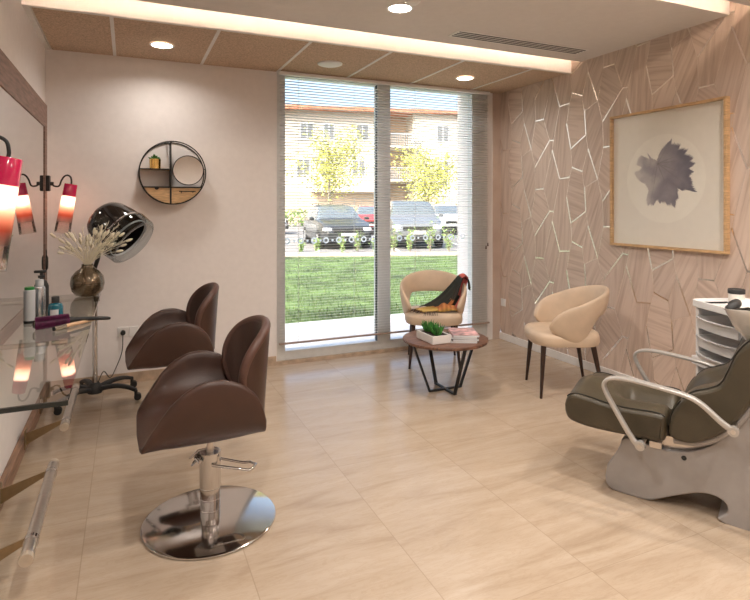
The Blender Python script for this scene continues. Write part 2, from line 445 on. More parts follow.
# ------------------------------------------------------------ room shell
XL, XR, YB, YF = -.585, 3.70, 4.96, -2.6
ZS, ZT, ZC = 2.73, 2.655, 3.02
SF, SN, TF, NN = 3.78, 2.44, 3.90, 2.28    # slab far edge, slab near edge, tile ceiling front, near ceiling edge
struct(mb('floor').box((XL-.1, YF-.1, -.06), (XR+.12, YB+.02, 0)).build('floor'))
struct(mb('paint').box((XL-.12, YF-.1, 0), (XL, YB+.22, ZC)).build('wall_left'))
struct(mb('paint').box((XL-.12, YF-.12, 0), (XR+.12, YF, ZC)).build('wall_front'))
# back wall left of window, and the strip right of the window
w = mb('paint')
w.box((XL, YB, 0), (1.234, YB+.25, ZC)); w.box((3.53, YB, 0), (3.60, YB+.25, ZC)); w.box((1.234, YB+.0, ZT+.0), (3.53, YB+.25, ZC))
struct(w.build('wall_back'))
# veneer wallpaper built from its real polygon pattern
ND = {'A': (.202, 2.304), 'C': (.217, 2.134), 'D': (.343, 2.089), 'E': (.187, 2.045), 'W': (.149, 1.862), 'A2': (.385, 2.411),
      'X': (.357, 1.974), 'F': (.410, 2.285), 'G': (.52, 2.011), 'G2': (.370, 1.945), 'H': (.575, 1.823), 'I': (.785, 2.07),
      'J': (.84, 2.064), 'K': (.701, 2.286), 'L': (.583, 2.282), 'P': (.82, 1.975), 'M': (.921, 2.373)}
P1 = .678; LX, LZ = .862, -.34
def nd(k, i=0, j=0):
    x, z = ND[k]; return (x+LX*i, z+LZ*i+P1*j)
FACES = [([('A', 0, 0), ('A2', 0, 0), ('F', 0, 0), ('D', 0, 0), ('C', 0, 0)], 60),
         ([('A', 0, 0), ('W', 0, 1), ('E', 0, 1), ('C', 0, 1), ('D', 0, 1), ('X', 0, 1), ('G2', 0, 1), ('A2', 0, 0)], -12),
         ([('D', 0, 0), ('F', 0, 0), ('G', 0, 0), ('G2', 0, 0), ('X', 0, 0)], 78),
         ([('G2', 0, 0), ('G', 0, 0), ('H', 0, 0), ('L', 0, -1), ('G', 0, -1), ('F', 0, -1), ('A2', 0, -1)], 66),
         ([('L', 0, 0), ('K', 0, 0), ('I', 0, 0), ('H', 0, 0), ('G', 0, 0)], -36),
         ([('H', 0, 1), ('I', 0, 1), ('J', 0, 1), ('P', 0, 1), ('K', 0, 0), ('L', 0, 0)], 84),
         ([('K', 0, 0), ('P', 0, 1), ('M', 0, 0), ('J', 0, 0), ('I', 0, 0)], 72),
         ([('J', 0, 0), ('M', 0, 0), ('E', 1, 1), ('W', 1, 1), ('A', 1, 0), ('C', 1, 0), ('E', 1, 0), ('M', 0, -1), ('P', 0, 0)], 82)]
BOLD = {('A', 'W'), ('C', 'D'), ('G2', 'A2'), ('F', 'G'), ('H', 'I'), ('K', 'L'), ('M', 'E'), ('P', 'M'), ('A', 'A2'), ('E', 'M'), ('I', 'J')}
def wall_right():
    bm = bmesh.new(); gl = bm.faces.layers.float.new('grain'); tl = bm.faces.layers.float.new('tone')
    segs = {}
    rnd = random.Random(3)
    for i in range(-2, 9):
        for j in range(-3, 8):
            for vs, ang in FACES:
                pts = [nd(k, i+a, j+b) for k, a, b in vs]
                if max(p[0] for p in pts) < 0 or min(p[0] for p in pts) > YB-YF or min(p[1] for p in pts) > ZC or max(p[1] for p in pts) < 0: continue
                f = bm.faces.new([bm.verts.new((XR, YB+.01-p[0], p[1])) for p in pts])
                f[gl] = R(ang-90+rnd.uniform(-6, 6)); f[tl] = rnd.random()
                for q in range(len(vs)):
                    k1, k2 = vs[q], vs[(q+1) % len(vs)]
                    a, b = pts[q], pts[(q+1) % len(vs)]
                    key = tuple(sorted(((round(a[0], 2), round(a[1], 2)), (round(b[0], 2), round(b[1], 2)))))
                    bold = (k1[0], k2[0]) in BOLD or (k2[0], k1[0]) in BOLD
                    segs[key] = (a, b, bold)
    def clip(b, lo, hi, ax):
        for co_, no in ((lo, -1), (hi, 1)):
            c = [0, 0, 0]; c[ax] = co_; n = [0, 0, 0]; n[ax] = no
            bmesh.ops.bisect_plane(b, geom=b.verts[:]+b.edges[:]+b.faces[:], plane_co=c, plane_no=n, clear_outer=True)
    clip(bm, YF, YB, 1); clip(bm, 0, ZC, 2)
    for f in bm.faces:
        if f.normal.x > 0: f.normal_flip()
    me = bpy.data.meshes.new('wall_right'); bm.to_mesh(me); bm.free(); me.materials.append(M['veneer'])
    o = bpy.data.objects.new('wall_right', me); COL.objects.link(o); struct(o)
    md = o.modifiers.new('s', 'SOLIDIFY'); md.thickness = .12; md.offset = -1
    b = MB().m(M['inlay'])
    for a, c, bold in segs.values():
        wd = .0056 if bold else .0012
        A = V(XR-.0006, YB+.01-a[0], a[1]); B = V(XR-.0006, YB+.01-c[0], c[1])
        t = (B-A).normalized(); n = V(0, -t.z, t.y)*wd
        for off in (0,):
            b._f([b.bm.verts.new(p) for p in (A-n, A+n, B+n, B-n)])
    clip(b.bm, YF, YB, 1); clip(b.bm, .07, ZC, 2)
    b.build('metal_inlay', o)
    return o
wall_right()
# veneer return on the back wall beside the window
bmv = mb('veneer'); bmv.box((3.60, YB-.004, 0), (XR, YB+.25, ZT+.05)); struct(bmv.build('wall_back'))
struct(mb('stone').box((XL, YB-.012, 0), (1.225, YB, .082), bev=.003).build('baseboard_back'))
struct(mb('cream').box((XR-.014, YF, 0), (XR, YB, .072), bev=.003).build('baseboard_right'))
struct(mb('plinth').box((XL, YF, 0), (-.550, 4.90, .085), bev=.003).build('baseboard_left'))
# ceilings
struct(mb('ceil').box((XL-.1, YF-.1, ZC), (XR+.12, YB+.25, ZC+.12)).build('ceiling'))
struct(mb('ceil').box((XL, SN, ZS), (XR, SF, ZS+.03)).build('ceiling'))
struct(mb('ceil').box((XL, SN, ZS+.03), (XR, SN+.02, ZS+.11)).build('trim_4'))
struct(mb('ceil').box((XL, YF, ZS), (XR, NN, ZS+.03)).build('ceiling'))
# tiled strip: fascia, white grid, felt boards
t_c = struct(mb('ceil').box((XL, TF, ZT+.012), (XR, YB, ZT+.16)).build('ceiling'))
seams = [-.098, .575, 1.236, 1.897, 2.567, 3.28]
edges = [XL+.035]+seams+[XR]
g = mb('cream')
for x in seams: g.box((x-.012, TF+.03, ZT), (x+.012, YB, ZT+.011))
g.box((XL, TF-.002, ZT-.002), (XR, TF+.03, ZT+.0118)); g.box((XL, TF+.03, ZT-.001), (XL+.035, YB, ZT+.0115))
g.build('ceiling_grid', t_c)
for i in range(len(edges)-1):
    mb('felt').box((edges[i]+.010, TF+.03, ZT+.004), (edges[i+1]-.010, YB, ZT+.0115)).build('ceiling_tile', t_c)
# LED strips lying on top of the slabs
for i, (y, z) in enumerate(((SF-.034, ZS+.052), (NN-.034, ZS+.052))):
    o = mb('led').box((XL+.004, y-.006, z), (XR-.004, y+.006, z+.006)).build('led_strip')
    o2 = mb('alu').box((XL+.004, y-.012, ZS+.0301), (XR-.004, y+.006, z)).build('strip_profile', o)
    tag(o, ['warm LED strip hidden in the ceiling cove by the window', 'warm LED strip hidden in the ceiling cove nearest the viewer'][i], 'LED strip')

# ------------------------------------------------------------ window
WX0, WX1, YW = 1.234, 3.53, 4.99
wf = mb('alu')
def fb(x0, x1, z0, z1, y0=4.965, y1=5.05, b=wf): b.box((x0, y0, z0), (x1, y1, z1), bev=.003)
fb(1.234, 1.312, .03, ZT); fb(3.34, 3.53, .03, ZT); fb(1.312, 3.34, .03, .115); fb(1.312, 3.34, ZT-.03, ZT)
win = struct(wf.build('window_1'))
mbm = mb('alu'); mbm.box((2.235, 4.955, .115), (2.375, 5.05, ZT-.03), bev=.004); mbm.m(M['black']).box((2.228, 4.965, .115), (2.236, 5.0, ZT-.03)); mbm.build('mullion', win)
for x0, x1 in ((1.312, 2.235), (2.375, 3.34)):
    mb('window_glass').box((x0, 5.01, .115), (x1, 5.016, ZT-.03)).build('glass_pane', win)
def decal_mat():
    m, nt, b = nodes_of('frosted_decal'); N = nt.nodes
    tl = N.new('ShaderNodeBsdfTranslucent'); tl.inputs[0].default_value = (.95, .95, .95, 1)
    mx = N.new('ShaderNodeMixShader'); mx.inputs[0].default_value = .8; b.inputs['Base Color'].default_value = (.9, .9, .9, 1)
    nt.links.new(b.outputs[0], mx.inputs[1]); nt.links.new(tl.outputs[0], mx.inputs[2]); nt.links.new(mx.outputs[0], N['Material Output'].inputs[0])
    return m
dec = mb(decal_mat())
def ring_decal(b, x, z, r, th):
    n = 18
    A = [b.bm.verts.new((x+cos(2*pi*k/n)*r, 5.008, z+sin(2*pi*k/n)*r)) for k in range(n)]
    if th:
        B = [b.bm.verts.new((x+cos(2*pi*k/n)*(r-th), 5.008, z+sin(2*pi*k/n)*(r-th))) for k in range(n)]
        for k in range(n): b._f([A[k], A[(k+1) % n], B[(k+1) % n], B[k]])
    else: b._f(A)
for x0, x1, big in ((1.36, 2.2, (1.34, 1.47, 1.60, 1.72, 1.85, 1.98, 2.11, 2.21)), (2.4, 3.3, (2.50, 2.65, 2.80, 2.95, 3.10, 3.25))):
    for x in big:
        ring_decal(dec, x, 1.115, .030, .014)
        if x+.07 < x1: ring_decal(dec, x+.066, 1.115, .012, 0)
dec.build('safety_decal', win, recalc=False)
struct(mb('stone').box((1.225, YB-.02, 0), (3.53, YB+.25, .03)).build('trim_1'))
# outer reveal of the window
o = struct(mb('paint').box((3.345, 5.05, 0), (3.60, 5.26, ZC)).build('trim_2'))
struct(mb('render_white').box((1.0, 5.05, 0), (1.23, 5.21, ZC)).build('trim_3'))

# blinds
bl = thing('venetian_blind', 'white slatted venetian blind hanging in front of the window', 'blind', (0, 4.905, .19))
s_ = mb('slat'); ps = 0.0252; ns = int((ZT-.045-.23)/ps)
for i in range(ns):
    z = .035+i*ps
    a = R(-9); hw = .0125
    y0, z0, y1, z1 = -hw*cos(a), z-hw*sin(a), hw*cos(a), z+hw*sin(a)
    A = [(1.245, y0, z0), (3.505, y0, z0), (3.505, 0, z+.001), (1.245, 0, z+.001), (3.505, y1, z1), (1.245, y1, z1)]
    vs = [s_.bm.verts.new(p) for p in A]
    s_._f([vs[0], vs[1], vs[2], vs[3]], True); s_._f([vs[3], vs[2], vs[4], vs[5]], True)
s_.build('slats', bl, recalc=False, solid=.0005)
mb('slat_rail').box((1.24, -.013, 0), (3.515, .013, .016), bev=.003).build('bottom_rail', bl)
mb('slat').box((1.24, -.02, ZT-.19-.03), (3.515, .02, ZT-.19-.003)).build('head_rail', bl)
for x in (1.42, 1.97, 2.62, 3.12):
    c = mb('cord')
    for y in (-.014, .014): c.cyl((x, y, .01), (x, y, ZT-.22), .0011, n=6)
    c.build('ladder_cord', bl)
for x, z in ((3.478, 1.05), (3.455, 1.02)):
    c = mb('cord').cyl((x, -.03, z-.19), (x, -.022, ZT-.225), .0013, n=6); po = c.build('pull_cord', bl)
    mb('brown_pipe').cyl((x, -.03, z-.225), (x, -.03, z-.19), .008, .005, n=10).build('cord_tassel', po)

# ------------------------------------------------------------ ceiling fittings
def downlight(x, y, z, label, vis=True):
    t = thing('downlight', label, 'ceiling light', (x, y, z), 0, 'recessed round ceiling downlights')
    r = mb('white'); r.lathe([(.074, 0), (.088, 0), (.090, -.003), (.076, -.006), (.072, -.002)], 32, cap0=False, cap1=False); r.build('trim_ring', t)
    mb('lamp_disc').cyl((0, 0, -.002), (0, 0, -.0035), .074, n=32, smooth=False).build('lit_lens', t)
    la = bpy.data.lights.new('downlight_lamp', 'AREA'); la.shape = 'DISK'; la.size = .14; la.energy = DL; la.color = (1, .925, .85); la.spread = R(150)
    lo = bpy.data.objects.new('downlight_lamp', la); COL.objects.link(lo); lo.parent = t; lo.location = (0, 0, -.008)
    if z == ZT: la.energy = 4.5
    return t
DL = 13
downlight(.233, 4.467, ZT, 'round lit downlight in the felt ceiling strip above the white wall')
downlight(2.92, 4.459, ZT, 'round lit downlight in the felt ceiling strip above the window')
downlight(1.614, 3.225, ZS, 'round lit downlight in the plaster ceiling next to the smoke detector')
for x, y in ((.35, 1.5), (1.9, 1.5), (3.1, 1.5), (.5, 0.2), (2.0, .2), (3.2, .2), (1.0, -1.2), (2.6, -1.2)):  # unseen downlights added as fill above and behind the camera
    if y < NN: downlight(x, y, ZS, 'round fill downlight added out of view in the plaster ceiling')
sp = thing('ceiling_speaker', 'flat white round speaker in the felt ceiling strip above the window', 'speaker', (1.576, 4.485, ZT))
mb('white').lathe([(.0, -.012), (.085, -.012), (.098, -.006), (.10, .004)], 32, cap0=False).build('grille', sp)
mb('cream').lathe([(.098, -.007), (.106, -.004), (.107, .004)], 32, cap0=False, cap1=False).build('rim', sp)
sd = thing('smoke_detector', 'small white smoke detector at the top edge of the photo', 'smoke detector', (1.60, 3.02, ZS))
mb('white').lathe([(0, -.045), (.03, -.045), (.048, -.03), (.052, -.012)], 28, cap0=False).build('sensor_dome', sd)
mb('cream').lathe([(.058, -.014), (.06, 0)], 28).build('base_ring', sd)
vt = thing('air_vent', 'long narrow linear air vent with dark slots in the plaster ceiling', 'air vent', (2.84, 3.53, ZS))
mb('cream').box((-.63, -.075, -.004), (.63, .075, 0)).build('frame', vt)
q = mb('black')
for k in range(4): q.box((-.61, -.058+k*.034, -.0065), (.61, -.046+k*.034, -.004))
q.build('slots', vt)

# ------------------------------------------------------------ left wall: mirror, lamps, glass shelf
mi = thing('wall_mirror', 'large wall mirror in a brown wooden frame on the left wall', 'mirror', (XL, 0, 0))
mb('mirror').box((.002, -1.2, .84), (.028, 4.66, 2.03)).build('mirror_glass', mi)
fr = mb('frame_wood'); fr.box((.001, -1.3, 2.02), (.034, 4.77, 2.19), bev=.002); fr.build('top_rail', mi)
mb('frame_wood').box((.001, -1.3, .775), (.034, 4.77, .845), bev=.002).build('bottom_rail', mi)
mb('frame_wood').box((.001, 4.655, .845), (.034, 4.77, 2.02), bev=.002).build('side_rail', mi)

def wall_lamp(y, label, kx=1.0):
    t = thing('wall_lamp', label, 'wall lamp', (-.553, y, 1.612), 0, 'wall lamps with red ombre glass shades')
    b = mb('black'); b.box((0, -.035, -.06), (.028, .035, .055), bev=.006); b.cyl((.02, 0, -.005), (.05, 0, -.005), .014); b.build('bracket', t)
    path = smoothpath([(.035, 0, -.005), (.055, 0, -.022), (.085, 0, -.02), (.10, 0, .02), (.118, 0, .05), (.140, 0, .060), (.160, 0, .046), (.166, 0, .014), (.164, 0, -.01)], 6)
    path = [V(p.x*kx, p.y, p.z) for p in path]
    mb('black').tube(path, .0062, 10).build('arm', t)
    sh = mb('shade'); sh.lathe([(.0462, -.085), (.0545, -.37)], 36, cap0=False, cap1=False)
    s1 = sh.build('shade', t, (.163*kx, 0, -.006), (0, R(9), 0))
    mb('lamp_cap').lathe([(.012, .002), (.042, 0), (.0445, -.004), (.0475, -.09)], 36, cap0=True, cap1=False).build('raspberry_cap', s1)
    dz = mb('bulb'); dz.lathe([(.0, -.092), (.028, -.092), (.034, -.105), (.034, -.15), (.022, -.172), (0, -.178)], 24, cap0=False, cap1=False); dz.build('frosted_bulb', s1)
    return t
wall_lamp(4.715, 'red and clear glass wall lamp at the far end of the mirror')
wall_lamp(2.15, 'large red and clear glass wall lamp nearest the viewer', 1.18)

ZG = .85
gs = thing('glass_shelf', 'long clear glass worktop under the mirror carrying bottles and a vase', 'shelf', (XL, 0, ZG))
b = mb('shelf_glass'); b.box((.03, 1.945, -.012), (.415, 4.23, 0))
for f in b.bm.faces: pass
go = b.build('glass_top', gs)
e = mb('glass_edge'); e.box((.03, 1.935, -.014), (.417, 1.945, .0005)); e.build('dark_edge', gs)
b = mb('steel'); b.tube([(.035, 4.17, -.028), (.39, 4.17, -.028)], .011, 12); b.build('support_tube', gs)
b = mb('steel'); b.tube([(.035, 2.9, -.028), (.33, 2.9, -.028)], .011, 12); b.build('support_tube', gs)
mb('black').box((.375, 4.14, -.045), (.41, 4.20, -.0125), bev=.004).build('corner_clamp', gs)

hk = thing('wall_hook', 'small black oval hook on the edge of the mirror frame', 'hook', (XL+.036, 4.70, 1.03))
mb('rubber').lathe([(.004, -.06), (.018, -.045), (.02, 0), (.018, .035), (.006, .055)], 16, sx=.7).build('body', hk)
mb('rubber').cyl((0, 0, .05), (0, 0, .09), .004).build('stem', hk)
def footrest(y0, y1, br, label):
    t = thing('footrest', label, 'footrest', (XL+.035, y0, 0), 0, 'steel tube footrests along the left wall')
    L_ = y1-y0
    mb('steel').tube([(.208, 0, .15), (.208, L_, .15)], .023, 24).build('tube', t)
    for yy in (.012, L_-.012): mb('end_tan').cyl((.208, yy-.013, .15), (.208, yy+.013, .15), .0238, n=24).build('end_cap', t)
    for yb in br:
        c = mb('chrome'); c.cyl((.208, yb-.012, .15), (.208, yb+.012, .15), .0275, n=24); c.build('collar', t)
        a = mb('brass'); a.prism([(0, .115), (0, .045), (.19, .145), (.19, .168), ], -.004, .004, lambda x, z, s, yb=yb: V(x, yb+s, z)); ar = a.build('bracket', t)
        mb('brass').box((-.001, yb-.03, .03), (.006, yb+.03, .14), bev=.002).build('wall_plate', ar)
    return t
footrest(2.37, 3.21, (.13, .72), 'steel tube footrest nearest the viewer on bronze brackets')
footrest(3.70, 4.50, (.09, .70), 'steel tube footrest near the dryer stand on bronze brackets')

# things on the glass shelf
def at(u, v, z):
    a = (u-375)/554.5; d = (1.45-z)*554.5/(v-205)
    return V((.4067+.9135*a)*d, (.9135-.4067*a)*d, z)
def bottle(name, label, loc, prof, mt, cap=None, capmt='black', lab=None, rz=0):
    t = thing(name, label, 'bottle', loc, rz)
    mb(mt).lathe(prof, 28).build('body', t)
    if cap: mb(capmt).lathe(cap, 24).build('cap', t)
    if lab: mb('label_white').lathe([(lab[0], lab[1]), (lab[0], lab[2])], 28, cap0=False, cap1=False).build('label', t)
    return t
p = at(39.5, 320, ZG)
bottle('spray_bottle', 'tall slim silver cosmetic bottle standing on the glass shelf', p,
       [(.024, 0), (.0275, .004), (.0275, .165), (.024, .175), (.018, .178)], 'bottle_grey', [(.0195, .176), (.0195, .208), (.017, .212)], 'bottle_white')
p = at(29.5, 323, ZG)
wb = bottle('shampoo_bottle', 'pale bottle with a green cap standing on the glass shelf by the wall', p,
       [(.024, .006), (.026, .012), (.026, .165), (.021, .17)], 'bottle_white', [(.022, .168), (.022, .182), (.020, .184)], 'green_cap')
mb('black').lathe([(.0255, 0), (.0262, .002), (.0262, .014)], 28).build('base_ring', wb)
p = at(41.5, 315.5, ZG)
pb = bottle('pump_bottle', 'black pump dispenser bottle behind the slim silver bottle', p,
       [(.032, 0), (.035, .005), (.035, .16), (.026, .185), (.014, .195)], 'rubber')
pp = mb('rubber'); pp.cyl((0, 0, .195), (0, 0, .232), .008); pp.cyl((0, 0, .205), (0, 0, .218), .017); pp.box((-.035, -.011, .232), (.022, .011, .246), bev=.004); pp.build('pump_head', pb)
p = at(55.5, 320.5, ZG)
tb = bottle('teal_bottle', 'short teal bottle with a black cap on the glass shelf', p,
       [(.033, 0), (.036, .004), (.036, .072), (.030, .088), (.017, .094)], 'teal', [(.0185, .093), (.0185, .122), (.017, .125)], 'rubber')
lb = mb('label_white')
lb.grid([[V(.0366*cos(a), .0366*sin(a), z) for a in [R(-125+k*9) for k in range(8)]] for z in (.012, .062)])
lb.build('label', tb)
# round brush
pa = at(34.5, 324.5, .878); pb_ = at(88, 319.5, .868)
dirv = (pb_-pa); dirv.z = 0; dirv.normalize()
br = thing('round_hair_brush', 'purple round bristle hair brush with a black handle lying on the glass shelf', 'hair brush', (pa.x, pa.y, ZG), math.atan2(dirv.y, dirv.x))
b = mb('purple'); b.cyl((0, 0, .028), (.15, 0, .028), .020, n=20)
rr = random.Random(5)
for i in range(26):
    for k in range(16):
        a = 2*pi*(k+.5*(i % 2))/16; x = .006+i*.0056
        p0 = V(x, cos(a)*.018, .028+sin(a)*.018); p1 = V(x, cos(a)*.031, .031+sin(a)*.031)
        b.cyl(p0, p1, .0022, .0012, n=4)
b.build('bristles', br)
mb('gloss_black').lathe([(.0, 0), (.016, 0), (.019, .004), (.017, .008)], 20, mtx=Matrix.Rotation(R(-90), 3, 'Y'), o=(.003, 0, .028)).build('end_cap', br)
b = mb('rubber'); b.tube([(.145, 0, .028), (.18, 0, .028), (.21, 0, .026), (.27, 0, .020), (.33, 0, .012), (.345, 0, .0095)], [.017, .012, .009, .0105, .009, .006], 12); b.build('handle', br)
pa = at(54, 331.5, ZG); pe = at(87, 323, ZG); dv = pe-pa; rz = math.atan2(dv.y, dv.x)
b2 = thing('thin_hair_brush', 'slim brush with pale wooden handle and steel end lying beside the purple brush', 'hair brush', (pa.x, pa.y, ZG), rz)
mb('chrome').cyl((0, 0, .012), (.065, 0, .012), .0115, n=16).build('ferrule', b2)
mb('pink_light').tube([(.065, 0, .012), (.12, 0, .011), (.2, 0, .010), (.26, 0, .008)], [.009, .010, .008, .006], 12).build('handle', b2)
mb('rubber').cyl((-.002, 0, .012), (.001, 0, .012), .009, n=16).build('end_plug', b2)

# vase + dried grass
pv = V(-.245, 4.115, ZG)
va = thing('round_vase', 'round smoked amber glass vase at the far end of the glass shelf', 'vase', pv)
mb('vase').lathe([(.045, 0), (.07, .008), (.095, .04), (.104, .085), (.096, .13), (.07, .165), (.042, .185), (.035, .198), (.036, .21), (.033, .21), (.032, .198), (.038, .185), (.066, .16), (.09, .125), (.097, .085), (.088, .042), (.06, .014), (0, .012)], 40, cap0=True, cap1=False).build('vessel', va)
rg = random.Random(11)
for i in range(84):
    ang = rg.uniform(0, 2*pi); spread = sqrt(rg.random())*.19; hgt = rg.uniform(.10, .27)*(1-.25*spread/.19)
    if i < 16: ang = rg.uniform(-.9, .5); spread = rg.uniform(.10, .25); hgt = rg.uniform(.12, .25)
    top = V(cos(ang)*spread, sin(ang)*spread*.7, .20+hgt)
    rim = V(cos(ang)*.018*min(1, spread*10), sin(ang)*.018*min(1, spread*10), .205)
    foot = V(-cos(ang)*.02, -sin(ang)*.02, .03)
    path = smoothpath([foot, rim, rim.lerp(top, .55)+V(0, 0, .02), top], 4)
    b = mb('straw'); b.tube(path, .0012, 5)
    big = i % 3 != 2
    st = b.build('dried_grass_stem'); st.location = pv
    tag(st, 'cream dried grass stem standing in the round amber vase', 'dried grass', 'dried grass stems in the amber vase')
    hd = mb('straw'); dr = (path[-1]-path[-2]).normalized()
    rot = dr.to_track_quat('Z', 'Y').to_matrix()
    if big: hd.sphere(top+dr*.012, .023, rot, 10, 8, (.40, .40, 1))
    else:
        for k in range(9):
            q0 = top-dr*.05+dr*.011*k; sd_ = V(rg.uniform(-1, 1), rg.uniform(-1, 1), rg.uniform(-.2, .8)).normalized()
            hd.tube([q0, q0+sd_*.014+dr*.012], [.0022, .0006], 5)
    hd.build('seed_head', st)

# ------------------------------------------------------------ hood dryer
hdr = thing('hood_dryer', 'black hood hair dryer on a chrome rolling stand in the corner', 'hair dryer', (-.225, 4.60, 0))
bs = mb('rubber'); bs.lathe([(.05, .06), (.055, .075), (.045, .115), (.028, .135)], 24); bs.build('base_hub', hdr)
for k in range(5):
    a = R(-22+72*k); rad = .30 if k in (0, 1) else .28
    a = R((-22, 40, 112, 165, 222)[k]); rad = (.30, .33, .28, .28, .31)[k]
    arm = mb('rubber'); n_ = 8
    pts = [V(cos(a)*(.03+(rad-.03)*t), sin(a)*(.03+(rad-.03)*t), .085+.035*sin(t*pi*.75)-.035*t*t) for t in [i/n_ for i in range(n_+1)]]
    arm.band(pts, (-sin(a), cos(a), 0), [.026-.010*t/n_ for t in range(n_+1)], [.035-.010*t/n_ for t in range(n_+1)]); ao = arm.build('base_arm', hdr)
    cs = mb('rubber'); ex, ey = cos(a)*rad, sin(a)*rad
    cs.cyl((ex, ey, .04), (ex, ey, .075), .012)
    cs.cyl((ex+.012, ey-.012, .025), (ex+.012, ey+.006, .025), .025); cs.cyl((ex+.012, ey+.012, .025), (ex+.012, ey+.026, .025), .025)
    cs.build('castor', ao)
b = mb('chrome'); b.cyl((0, 0, .12), (0, 0, .90), .019); b.build('pole', hdr)
b = mb('rubber'); b.cyl((0, 0, .86), (0, 0, .94), .026); b.build('pole_collar', hdr)
hc = V(.165, -.235, 1.27)     # hood centre, local
Rr = V(.9135, -.4067, 0); Fw = V(.4067, .9135, 0)
ax = (Rr*.79+V(0, 0, -.58)+Fw*-.16).normalized()
rot = ax.to_track_quat('Z', 'Y').to_matrix()
h = mb('gloss_black')
h.lathe([(.012, -.20), (.06, -.197), (.105, -.182), (.138, -.155), (.158, -.115), (.170, -.06), (.178, 0), (.182, .06), (.180, .07), (.170, .065), (.166, 0), (.155, -.07), (.12, -.14), (.05, -.175), (0, -.18)], 44, mtx=rot, o=hc, cap0=True, cap1=False)
h.build('hood', hdr)
vs = mb('visor'); vs.lathe([(.184, .03), (.190, .06), (.186, .14), (.160, .155)], 44, mtx=rot, o=hc, cap0=False, cap1=False); vs.build('clear_visor', hdr, solid=.003)
b = mb('bottle_white'); b.lathe([(.150, .085), (.156, .09), (.156, .10), (.150, .10)], 44, mtx=rot, o=hc, cap0=False, cap1=False); b.build('inner_ring', hdr)
b = mb('rubber'); b.tube(smoothpath([(0, 0, .93), (.0, -.005, .98), (.02, -.03, 1.05), hc+V(-.12, 0.05, -.13), hc+V(-.08, .02, -.08)], 5), .015, 12); b.build('neck', hdr)
b = mb('bottle_white'); pz = hc+rot @ V(0, 0, -.02)
for k in range(3):
    c = rot @ V(.176*cos(R(75+k*7)), .176*sin(R(75+k*7)), 0.02)
pc = smoothpath([(.02, 0, .13), (.06, -.04, .22), (.10, .1, .13), (.14, .24, .17), (.18, .31, .27), (.187, .335, .40)], 8)
mb('rubber').tube(pc, .0035, 8).build('power_cord', hdr)
mb('rubber').cyl((.187, .348, .416), (.187, .322, .414), .019, n=16).build('plug', hdr)
so = thing('wall_socket', 'white power socket on the white wall with the dryer plug in it', 'socket', (-.038, YB, .416))
mb('cream').box((-.04, -.009, -.04), (.04, 0, .04), bev=.003).build('plate', so)
mb('white').box((-.115+.16, -.009, -.04), (.115, 0, .04), bev=.003).build('side_plate', so)
so = thing('wall_socket', 'white power socket on the wood wall near the window corner', 'socket', (XR, 4.90, .40), 0)
mb('white').box((-.009, -.04, -.04), (0, .04, .04), bev=.003).build('plate', so)
b = mb('cream'); b.lathe([(.026, 0), (.024, .002), (.020, -.003), (0, -.003)], 24, mtx=Matrix.Rotation(R(-90), 3, 'Y'), o=(-.0095, 0, 0), cap0=False, cap1=False); b.build('socket_ring', so)

# ------------------------------------------------------------ round wall shelf
sx, sz, sr = .338, 1.715, .262
rs = thing('round_wall_shelf', 'round black framed shelf with oak drawers and a small mirror on the white wall', 'wall shelf', (sx, YB, sz))
b = mb('black')
for yy in (-.125, -.008):
    n = 64
    for k in range(1):
        R0 = [[V(cos(2*pi*i/n)*r, yy+dy, sin(2*pi*i/n)*r) for i in range(n)] for r, dy in ((sr, 0), (sr, .008), (sr-.009, .008), (sr-.009, 0), (sr, 0))]
        b.rings(R0, False, False, True)
for a in (8, 100, 172, 260, 300):
    ca, sa = cos(R(a)), sin(R(a)); b.box((ca*(sr-.004)-.004, -.125, sa*(sr-.004)-.004), (ca*(sr-.004)+.004, -.004, sa*(sr-.004)+.004))
b.build('ring_frame', rs)
vx = -.018
zc_ = -.118; z2 = .03
ch = lambda z: sqrt(sr*sr-z*z)-.006
b = mb('black'); b.box((vx-.005, -.125, -ch(vx)), (vx+.005, -.001, ch(vx))); b.build('vertical_divider', rs)
mb('black').box((-ch(zc_), -.125, zc_-.004), (ch(zc_), -.001, zc_+.004)).build('lower_shelf', rs)
ps_ = mb('oak'); ps_.box((-ch(z2), -.120, z2-.006), (vx-.005, -.001, z2)); ps_.build('upper_shelf', rs)
mb('black').box((-ch(z2), -.125, z2-.008), (vx-.005, -.120, z2+.002)).build('shelf_edge', rs)
def seg_poly(x0, x1, z1):
    pts = [(x0, z1), (x1, z1)]
    r = sr-.010
    a1 = -math.acos(min(1, x1/r)) if x1 < sqrt(r*r-z1*z1) else -math.asin(-z1/r)
    X1 = min(x1, sqrt(r*r-z1*z1)); X0 = max(x0, -sqrt(r*r-z1*z1))
    pts = [(X0, z1), (X1, z1)]
    for k in range(15):
        x = X1+(X0-X1)*k/14; pts.append((x, -sqrt(max(0, r*r-x*x))))
    out = [pts[0]]
    for p in pts[1:]:
        if (Vector(p)-Vector(out[-1])).length > .002: out.append(p)
    if (Vector(out[-1])-Vector(out[0])).length < .002: out.pop()
    return out
d1 = mb('oak').prism(seg_poly(-.3, vx-.007, zc_-.006), -.115, -.01, lambda x, z, t: V(x, t, z)).build('drawer', rs)
nt_ = mb('black'); nt_.lathe([(.018, -.117), (.018, -.115)], 20, mtx=Matrix.Rotation(R(-90), 3, 'X') @ Matrix.Scale(1, 3), o=(-.125, 0, zc_-.012), cap0=True); nt_.bm.free()
nt_ = mb('black'); A = [(-.125+.017*cos(R(180+k*18)), zc_-.006+.017*sin(R(180+k*18))) for k in range(11)]; nt_.prism(A, -.1165, -.115, lambda x, z, t: V(x, t, z)); nt_.build('finger_notch', d1)
